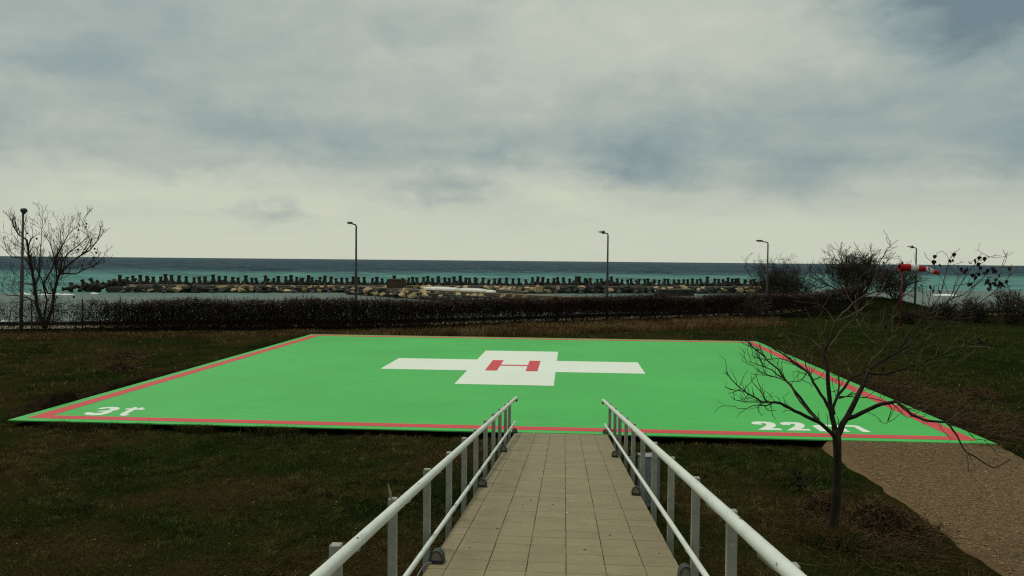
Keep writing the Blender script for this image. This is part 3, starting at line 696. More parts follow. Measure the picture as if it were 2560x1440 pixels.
for row, (s, z, sz, ptan, step) in enumerate([(-.5, -1.95, .68, .62, 1.5), (-1.5, -2.45, .78, .5, 1.6), (-2.5, -2.95, .75, .10, 2.6)]):
    t = 6.0
    while t < BL:
        pt_ = ptan*(.35 if (88 < t < 118 or t < 22) else 1.0); tn = random.random() < pt_
        boulder(bw_pt(t, s+random.uniform(-.35, .35), z+random.uniform(-.15, .2)), sz*random.uniform(.6, 1.25), tn, T_ if tn else D_, 'tan boulders along the breakwater' if tn else 'dark boulders along the breakwater')
        t += step*random.uniform(.7, 1.35)
T2, D2 = 'tan boulder piled on the camera side of the causeway', 'dark boulder piled on the camera side of the causeway'
for row, (s, z, sz) in enumerate([(-1.7, -1.95, .6), (-2.8, -2.5, .7)]):
    t = 1.0
    while t < 52:
        tn = random.random() < .62
        boulder(cw_pt(t, s+random.uniform(-.4, .4), z+random.uniform(-.15, .2)), sz*random.uniform(.55, 1.3), tn, T2 if tn else D2, 'tan boulders by the causeway' if tn else 'dark boulders by the causeway')
        t += 1.5*random.uniform(.7, 1.4)
def px_boulder(px, py, Yd, wpx, hpx, tan, label, dz=0):
    p = at_y(px, py, Yd); me = BT[random.randrange(8)] if tan else BK[0]; o = link('boulder', me, None, p, (random.uniform(-.2, .2), random.uniform(-.2, .2), random.uniform(0, 6)))
    o.scale = (wpx*Yd/F/2*1.15, wpx*Yd/F/2*.9, hpx*Yd/F/2*1.25); return tag(o, label, 'boulder')
px_boulder(915, 726, 148, 40, 18, True, 'largest tan boulder, right behind the second lamp post')
px_boulder(1212, 717, 148, 16, 6, True, 'flat pale boulder resting on the breakwater edge above the white hulls')
px_boulder(1226, 721, 146, 15, 9, True, 'pitted tan boulder behind the right end of the white hulls')
px_boulder(1262, 723, 142, 32, 12, True, 'long slanting tan boulder lying in the grey boat')
px_boulder(1283, 723, 146, 17, 13, True, 'tan boulder just right of the grey boat')
px_boulder(1297, 724, 148, 13, 14, True, 'upright tan boulder, second right of the grey boat')
px_boulder(1318, 722, 150, 18, 11, True, 'tan boulder left of the square block')
px_boulder(1330, 724, 150, 12, 8, True, 'small rounded tan boulder touching the square block')
px_boulder(1396, 722, 160, 13, 13, True, 'round pale boulder alone on the dark rocks right of the square block')
# squared block
p = at_y(1347, 730, 152); sb = link('stone_block', None, None) if False else None
mb = MB(); mb.box((0, 0, .5), (1.3, 1.1, 1.05)); o = mb.build('stone_block', MAT['rock_tan'], None, p, (0, .04, .3)); bevel(o, .12); tag(o, 'squared tan stone block among the breakwater boulders', 'stone block')

# reed hut on the causeway
p = at_y(991, 723.5, 147.5); hut = empty('reed_hut', (p.x, p.y, p.z), -.35); tag(hut, 'small brown reed hut on the causeway in front of the tetrapods', 'hut')
mb = MB(); W_, H_, Dp = 3.1, 1.75, 1.6
mb.box((0, 0, H_/2), (W_-.12, Dp-.12, H_)); mb.build('inner_wall', MAT['reed'], hut)
mb = MB()
for i in range(34):
    x = -W_/2+W_*(i+.5)/34
    for y in (-Dp/2, Dp/2): mb.box((x, y+random.uniform(-.02, .02), H_/2+random.uniform(-.05, .05)), (.08, .05, H_+.06))
for i in range(16):
    y = -Dp/2+Dp*(i+.5)/16
    for x in (-W_/2, W_/2): mb.box((x, y, H_/2), (.05, .09, H_))
tag(mb.build('reed_wall', MAT['reed'], hut), kind='stuff')
mb = MB()
for i in range(60):
    x = random.uniform(-W_/2-.15, W_/2+.1); mb.tube([(x, -Dp/2-.12, H_+.02), (x+random.uniform(-.1, .1), 0, H_+.14), (x+random.uniform(-.1, .1), Dp/2+.1, H_+.03)], .045, 4)
tag(mb.build('reed_roof', MAT['reed'], hut), kind='stuff')
mb = MB(); mb.box((-.55, -Dp/2-.05, .7), (.6, .04, 1.4)); mb.build('door', MAT['reed'], hut)

# white hulls and grey boat lying along the causeway
def hull(px0, py0, px1, py1, Yd, hpx, mat, label, name='boat_hull', cab_=False, open_=False):
    a_ = at_y(px0, py0, Yd); b_ = at_y(px1, py1, Yd-(px1-px0)*.045); L_ = (b_-a_).length; H_ = hpx*Yd/F
    t = empty(name, (a_+b_)/2, math.atan2(b_.y-a_.y, b_.x-a_.x)); t.rotation_euler.y = -math.asin((b_.z-a_.z)/L_)*1.0; tag(t, label, 'boat')
    mb = MB(); V = []; n = 9; m = 13
    for i in range(m):
        u_ = i/(m-1)*2-1; wd = (1-abs(u_)**3.5)**.5*.62+.03; ht = H_*(.72+.28*(1-abs(u_)**2.5))
        for j in range(n):
            a2 = math.pi*j/(n-1); V.append((u_*L_/2, wd*math.cos(a2), ht*math.sin(a2)**.8 if not open_ else H_-ht*math.sin(a2)**.8))
    f = [(i*n+j, i*n+j+1, (i+1)*n+j+1, (i+1)*n+j) for i in range(m-1) for j in range(n-1)]
    mb.add(V, f+[tuple(range(n)), tuple((m-1)*n+j for j in range(n))[::-1]]); mb.build('shell', mat, t, smooth=True)
    mb = MB(); z = 0.02 if not open_ else H_
    for s_ in (-1, 1): mb.tube([(u_*L_/2, s_*((1-abs(u_)**3.5)**.5*.62+.03), z) for u_ in np.linspace(-1, 1, 11)], .04, 5)
    mb.build('gunwale', MAT['hull_grey'], t)
    if not open_:
        mb = MB(); mb.tube([(u_*L_/2, 0, H_*(.72+.28*(1-abs(u_)**2.5))+.02) for u_ in np.linspace(-.9, .9, 9)], .05, 5); mb.build('keel', mat, t)
    else:
        for u_ in (-.4, .1, .5):
            mb = MB(); mb.box((u_*L_/2, 0, H_*.75), (.25, 1.0, .05)); mb.build('thwart', MAT['hull_grey'], t)
    return t
hull(1058, 724.5, 1150, 728, 140, 8.5, MAT['hull_white'], 'long white overturned hull, leftmost of those on the causeway')
hull(1144, 728.5, 1222, 732, 137, 9.0, MAT['hull_white'], 'long white overturned hull in the middle of those on the causeway')
hull(1216, 732, 1241, 733.5, 133, 7.0, MAT['hull_white'], 'short white hull, rightmost white one on the causeway')
hull(1240, 734, 1318, 740, 131, 10, MAT['hull_grey'], 'grey open boat at the right end of the white hulls', 'rowing_boat', open_=True)
# flat stone platform farther right
p = at_y(1686, 733, 168); pl = empty('stone_platform', (p.x, p.y, -3), .3); tag(pl, 'low stone landing platform with a pale flat top at the lagoon edge', 'platform')
for i in range(9):
    for j in range(2):
        mb = MB(); mb.box((0, 0, 0), (.86, 1.9, .58)); o = mb.build('stone_block', MAT['rock_dark'], pl, (-3.6+i*.9+random.uniform(-.04, .04)+(.3 if j else 0), random.uniform(-.06, .06), .3+j*.6)); bevel(o, .05, 1)
mb = MB(); mb.box((0, 0, 1.27), (7.6, 2.1, .14)); mb.build('top_slab', MAT['sand'], pl)

# breaking waves
def foam(px0, px1, py, z, wd, label_px=None):
    mb = MB(); k = 14; V = []
    for i in range(k+1):
        u_ = i/k; p = at_z(px0+(px1-px0)*u_, py, z); e = math.sin(math.pi*u_)**.6*wd*random.uniform(.6, 1.2)
        V += [(p.x, p.y-e*.6, z+.02), (p.x, p.y, z+.12+.25*math.sin(math.pi*u_)*random.uniform(.6, 1)), (p.x, p.y+e*.4, z+.02)]
    mb.add(V, [(3*i+j, 3*i+3+j, 3*i+4+j, 3*i+1+j) for i in range(k) for j in (0, 1)]); o = mb.build('breaking_wave', MAT['foam'], smooth=True); o['kind'] = 'stuff'; return o
foam(776, 797, 686, -3, 9); foam(806, 814, 690, -3, 6); foam(1390, 1402, 686, -3, 7); foam(2330, 2392, 738.5, -3, 4.5); foam(95, 186, 737.5, -3, 1.6); foam(46, 78, 737, -3, 1.5)
foam(0, 34, 806.5, -3, .8); foam(225, 246, 735.5, -3, .5)

# ------------------------------------------------------------------ vine-covered fence
fence = empty('wire_fence', (-28.0, 39.9, -.15)); tag(fence, 'long wire mesh fence overgrown with dry vine, across the lawn edge', 'fence'); fo = Vector(fence.location)
T0, T1 = -14.0, FL+8.0
tt = T0
while tt < T1:
    x, y = fence_pt(tt); z = float(ground_z(x, y)); mb = MB(); mb.tube([(0, 0, -.2), (0, 0, 1.75)], .035, 8)
    mb.build('post', MAT['fence_post'], fence, Vector((x, y, z))-fo); tt += 2.4
mb = MB(); A = []; B = []
for tv in np.arange(T0, T1, .14):
    x, y = fence_pt(tv); z = float(ground_z(x, y)); A.append((x-fo.x, y-fo.y, z+.05-fo.z)); B.append((x-fo.x, y-fo.y, z+1.68-fo.z))
for hz_ in np.arange(.08, 1.75, .16):
    for tv in np.arange(T0, T1-1, 2.4):
        x, y = fence_pt(tv); x2, y2 = fence_pt(tv+2.4); A.append((x-fo.x, y-fo.y, float(ground_z(x, y))+hz_-fo.z)); B.append((x2-fo.x, y2-fo.y, float(ground_z(x2, y2))+hz_-fo.z))
mb.prisms(A, B, .0045, .0045); tag(mb.build('wire_mesh', MAT['wire'], fence), kind='stuff')
x, y = fence_pt(FL*.615, .15); mb = MB(); mb.tube([(0, 0, -.2), (.02, 0, .8), (0, 0, 1.7)], [.14, .11, .1], 8); mb.build('corner_post', MAT['bark'], fence, Vector((x, y, float(ground_z(x, y))))-fo)
for zz in (.75, 1.35):
    mb = MB(); a_ = fence_pt(FL-.5); b_ = fence_pt(FL+7.5); mb.tube([Vector((a_[0], a_[1], zz-.25))-fo, Vector((b_[0], b_[1], zz-.3))-fo], .03, 6); mb.build('rail', MAT['fence_post'], fence)

def vine(n, tlo, thi, zfun, thick, name, mat, label, mode):
    t = RNG.uniform(tlo, thi, n); u = RNG.random(n); s = RNG.normal(0, thick, n)-.05
    x = np.interp(t, FT, FX)+FN[0]*s; y = np.interp(t, FT, FY)+FN[1]*s; gz = ground_z(x, y); z = gz+zfun(t, u)
    keep = RNG.random(n) < dens(t, z-gz); x, y, z, t, s = (q[keep] for q in (x, y, z, t, s)); n = len(x)
    if mode == 'top':
        a_ = RNG.uniform(0, 6.28, n); e = RNG.normal(.25, .55, n)
    else:
        a_ = RNG.uniform(0, 6.28, n); e = np.where(RNG.random(n) < .55, RNG.normal(-1.2, .35, n), RNG.normal(0, .6, n))
    ln = RNG.uniform(.12, .5, n); d0 = np.stack([np.cos(a_)*np.cos(e), np.sin(a_)*np.cos(e), np.sin(e)], 1)
    P = np.stack([x, y, z], 1); k = d0+RNG.normal(0, .45, (n, 3)); Q = P+d0*ln[:, None]*.5; R_ = Q+k/np.linalg.norm(k, axis=1, keepdims=True)*ln[:, None]*.5
    r = RNG.uniform(.008, .017, n); mb = MB(); mb.ribbons(P, Q, r, r*.8); mb.ribbons(Q, R_, r*.8, r*.4)
    o = mb.build(name, mat); tag(o, label, 'vine', kind='stuff'); return o
def top_h(t): return 1.60+.34*(vn1(t, t*0+3.1, .35, 4)-.5)+.2*(vn2(t, t*0+9.1, 1.6, 3)-.5)
def dens(t, z):
    x = np.interp(t, FT, FX); left = np.clip((x+26.0)/4.0, 0, 1)       # thin on the far left where the sea shows through
    d = .14+.86*left
    midlow = np.clip((x+11)/4, 0, 1)*np.clip((1.1-z)/.35, 0, 1)         # bare lower stems from the middle on
    d = d*(1-.60*midlow); return d*(1-.35*np.clip((x-12)/5, 0, 1))
vine(150000, T0, FL+8, lambda t, u: top_h(t)*(.0+.97*u), .20, 'dry_vine', MAT['vine'], 'dense dark dry vine hanging all over the wire fence', 'body')
vine(14000, T0, FL+8, lambda t, u: top_h(t)*(.90+.13*u), .24, 'vine_top_growth', MAT['vine_top'], 'reddish dry shoots along the top edge of the overgrown fence', 'top')

# ------------------------------------------------------------------ bare shrubs and trees: recursive growth
def grow(S, p, d, ln, r, depth, rg, upw=.12, wig=.25, split=(2, 3), shrink=.68, spread=.75):
    n = 3 if depth > 0 else 2; q = p
    for k in range(n):
        d = d+np.array([rg.normal(0, wig), rg.normal(0, wig), rg.normal(0, wig)*.6+upw]); d /= np.linalg.norm(d)
        q2 = q+d*ln/n; S.append((q, q2, r*(1-.22*k/n), r*(1-.22*(k+1)/n))); q = q2
        if depth > 0 and k > 0 or depth > 1:
            for _ in range(rg.integers(0, 2)):
                dd = d+rg.normal(0, spread, 3); dd /= np.linalg.norm(dd); grow(S, q, dd, ln*shrink*rg.uniform(.6, 1), r*.5, depth-1, rg, upw, wig, split, shrink, spread) if depth > 0 else None
    if depth > 0:
        for _ in range(rg.integers(split[0], split[1]+1)):
            dd = d+rg.normal(0, spread*.6, 3); dd /= np.linalg.norm(dd)
            grow(S, q, dd, ln*shrink*rg.uniform(.7, 1.15), r*.68, depth-1, rg, upw, wig, split, shrink, spread)
def seg_mesh(S, o, rmin=.004):
    mb = MB(); A = np.array([s[0] for s in S])-np.array(o); B = np.array([s[1] for s in S])-np.array(o)
    ra = np.maximum(np.array([s[2] for s in S]), rmin); rb = np.maximum(np.array([s[3] for s in S]), rmin); mb.prisms(A, B, ra, rb); return mb
def bush(px, pbase, Y, wpx, hpx, label, name='bare_bush', stems=9, depth=4, seed=0, group=None, mat='bush', z0=None, rbase=.05):
    rg = np.random.default_rng(seed); p = at_y(px, pbase, Y); z = float(ground_z(p.x, p.y)) if z0 is None else z0; H = (pbase-hpx)*0+hpx*Y/F; Wd = wpx*Y/F
    t = empty(name, (p.x, p.y, z)); tag(t, label, 'bush', group); S = []; top = p.z+H-z
    for k in range(stems):
        a_ = 2*math.pi*k/stems+rg.normal(0, .3); sp = rg.uniform(.25, 1.0); d = np.array([math.cos(a_)*Wd*.5*sp, math.sin(a_)*Wd*.4*sp, top*rg.uniform(.55, .9)]); Ls = np.linalg.norm(d)
        grow(S, np.array([p.x, p.y, z])+np.array([math.cos(a_), math.sin(a_), 0])*.15*Wd*.3, d/Ls, Ls*.42, rbase*rg.uniform(.6, 1), depth, rg, .05, .2, (2, 3), .66, .8)
    ctr = np.array([p.x, p.y]); keep = [s for s in S if s[1][2] < z+top*1.02 and abs(s[1][0]-p.x) < Wd*.52 and s[1][2] > z-.1]
    thick = [s for s in keep if s[2] > rbase*.35]; thin = [s for s in keep if s[2] <= rbase*.35]
    seg_mesh(thick, (p.x, p.y, z)).build('stem', MAT[mat], t); tag(seg_mesh(thin, (p.x, p.y, z), .008).build('twigs', MAT[mat], t), kind='stuff'); return t
bush(1955, 748, 68, 185, 112, 'rounded leafless bush behind the fence, left of the tall bush', seed=11, stems=40, depth=4, rbase=.04)
bush(2138, 752, 67, 235, 142, 'tall spreading leafless bush on the grassy mound', seed=12, stems=36, depth=4, rbase=.06)
bush(2240, 758, 66, 130, 108, 'smaller leafless bush behind the red windsock pole', seed=13, stems=24, depth=4, rbase=.04)
for i, (px, pb, Y, wp, hp, lab) in enumerate([
        (2535, 796, 58, 150, 92, 'dark scrub bush at the right edge of the photo, tallest of the scrub row'),
        (2440, 797, 59, 130, 62, 'dark scrub bush in the row right of the windsock, beside the tallest one'),
        (2360, 797, 60, 110, 52, 'low dark scrub bush in the row just right of the rear lamp post'),
        (2270, 800, 56, 70, 30, 'small dark bush at the foot of the windsock pole'),
        (1880, 806, 57, 90, 84, 'upright thin-stemmed shrub at the right end of the vine fence')]):
    bush(px, pb, Y, wp, hp, lab, 'scrub_bush', 34 if i < 3 else 22, 3, 30+i, 'scrub at the lawn edge')

def path_pts(px, y0, y1):
    n = len(px); return [at_y(x, y, y0+(y1-y0)*i/max(1, n-1)) for i, (x, y) in enumerate(px)]

# bare multi-stemmed tree on the left
rg = np.random.default_rng(5); p0 = at_z(112, 826, -.2); YT = p0.y
tree = empty('bare_tree', (p0.x, p0.y, -.2)); tag(tree, 'leafless multi-stemmed tree at the fence beside the round-headed lamp post', 'tree'); to = np.array(tree.location)
def zz(l): return [(x/4, 500+y/4) for x, y in l]
stems = [([(450, 1290), (430, 1240), (370, 1050), (345, 850), (320, 700), (290, 560), (270, 400), (190, 350), (130, 260)], .11, -.5),
         ([(450, 1290), (470, 1230), (520, 1100), (540, 930), (572, 800), (595, 740), (680, 650), (800, 560), (900, 500), (980, 400)], .10, .5),
         ([(572, 800), (560, 690), (550, 600), (500, 430), (440, 340)], .05, .9), ([(595, 740), (650, 735), (760, 740), (850, 690), (960, 640), (1040, 590)], .05, -.3),
         ([(550, 600), (600, 500), (680, 350), (740, 290), (860, 235)], .04, .3), ([(345, 870), (395, 760), (390, 650), (410, 450), (425, 200)], .05, .2),
         ([(320, 700), (260, 590), (120, 570), (10, 460)], .05, -1.0), ([(360, 1020), (290, 985), (210, 960), (60, 950), (0, 900)], .045, -.6),
         ([(345, 850), (240, 830), (60, 800)], .035, .6), ([(450, 1290), (440, 1180), (470, 1000), (430, 850), (520, 690), (560, 560), (610, 420), (600, 300)], .06, 1.0),
         ([(540, 930), (480, 940), (420, 800), (330, 620), (240, 480), (110, 330)], .045, .4), ([(600, 740), (620, 600), (700, 520), (820, 420), (920, 340)], .045, .8)]
S = []; TH = MB()
for pl_, r0, dyy in stems:
    base_y = YT if pl_[0][1] > 1200 else YT+dyy*.4
    P = path_pts(zz(pl_), base_y, YT+dyy); n = len(P)
    TH.tube([Vector(q)-Vector(to) for q in P], [r0*(1-.8*i/(n-1)) for i in range(n)], 6)
    for i in range(1, n):
        for k in range(5):
            a_ = np.array(P[i-1].lerp(P[i], rg.random())); dv = np.array((P[i]-P[i-1]).normalized()); dd = dv*.6+rg.normal(0, .5, 3)+np.array([0, 0, .45]); dd /= np.linalg.norm(dd)
            if a_[2] > .9: grow(S, a_, dd, rg.uniform(.36, .72), r0*.2, 2, rg, .10, .16, (1, 2), .7, .5)
for k in range(26):                                            # suckers at the foot
    a_ = np.array([p0.x, p0.y, -.15])+rg.normal(0, .15, 3)*np.array([1, 1, 0]); dd = np.array([rg.normal(0, .5), rg.normal(0, .5), 1.]); grow(S, a_, dd/np.linalg.norm(dd), rg.uniform(.5, 1.1), .014, 2, rg, .02, .15, (1, 2), .7, .5)
TH.build('trunk', MAT['bark'], tree, smooth=True); tag(seg_mesh(S, to, .0065).build('twigs', MAT['bush'], tree), kind='stuff')
def leaf_mesh():
    mb = MB(); mb.add([(0, 0, 0), (.35, .12, -.12), (.46, .1, -.45), (.28, .02, -.8), (0, -.06, -1.1), (-.28, .02, -.8), (-.46, .1, -.45), (-.35, .12, -.12), (0, .16, -.5)],
           [(0, 1, 8), (1, 2, 8), (2, 3, 8), (3, 4, 8), (4, 5, 8), (5, 6, 8), (6, 7, 8), (7, 0, 8)]); return mb.mesh('leaf', MAT['leaf'])
LM = leaf_mesh()
def leaf(parent, p, size):
    o = link('leaf', LM, parent, Vector(p)-Vector(parent.location), (random.uniform(-.7, .7), random.uniform(-.7, .7), random.uniform(0, 6.28))); o.scale = (size*random.uniform(.8, 1.2), size, size*random.uniform(.85, 1.15)); return o
for x, y in [(865, 228), (855, 258), (790, 245), (768, 270), (778, 290), (780, 362), (885, 362), (850, 412), (788, 485), (600, 495), (955, 478), (960, 515), (915, 515), (940, 565), (935, 590), (925, 575), (915, 620), (905, 632), (965, 625), (1000, 630), (930, 660), (1050, 575), (1040, 605), (820, 645), (700, 500), (360, 375), (275, 325), (740, 960)]:
    leaf(tree, at_y(x/4, 500+y/4, YT+random.uniform(-.4, .6)), .13)

# ------------------------------------------------------------------ foreground tree on the right
rg = np.random.default_rng(9); f0 = at_z(2080, 1350, -.16); YF = f0.y
ft = empty('bare_tree', (f0.x, f0.y, -.16)); tag(ft, 'young leafless tree with dead leaves on its right tips, in front of the helipad', 'tree'); fo_ = Vector(ft.location)
def z4(l): return [(1780+x/5.3333, 840+y/5.3333) for x, y in l]
def z5(l): return [(2080+x/4.235, 840+y/4.235) for x, y in l]
def z6(l): return [(1900+x/5.539, 600+y/5.539) for x, y in l]
def z7(l): return [(2200+x/5.539, 600+y/5.539) for x, y in l]
FORK = (2091, 1092)
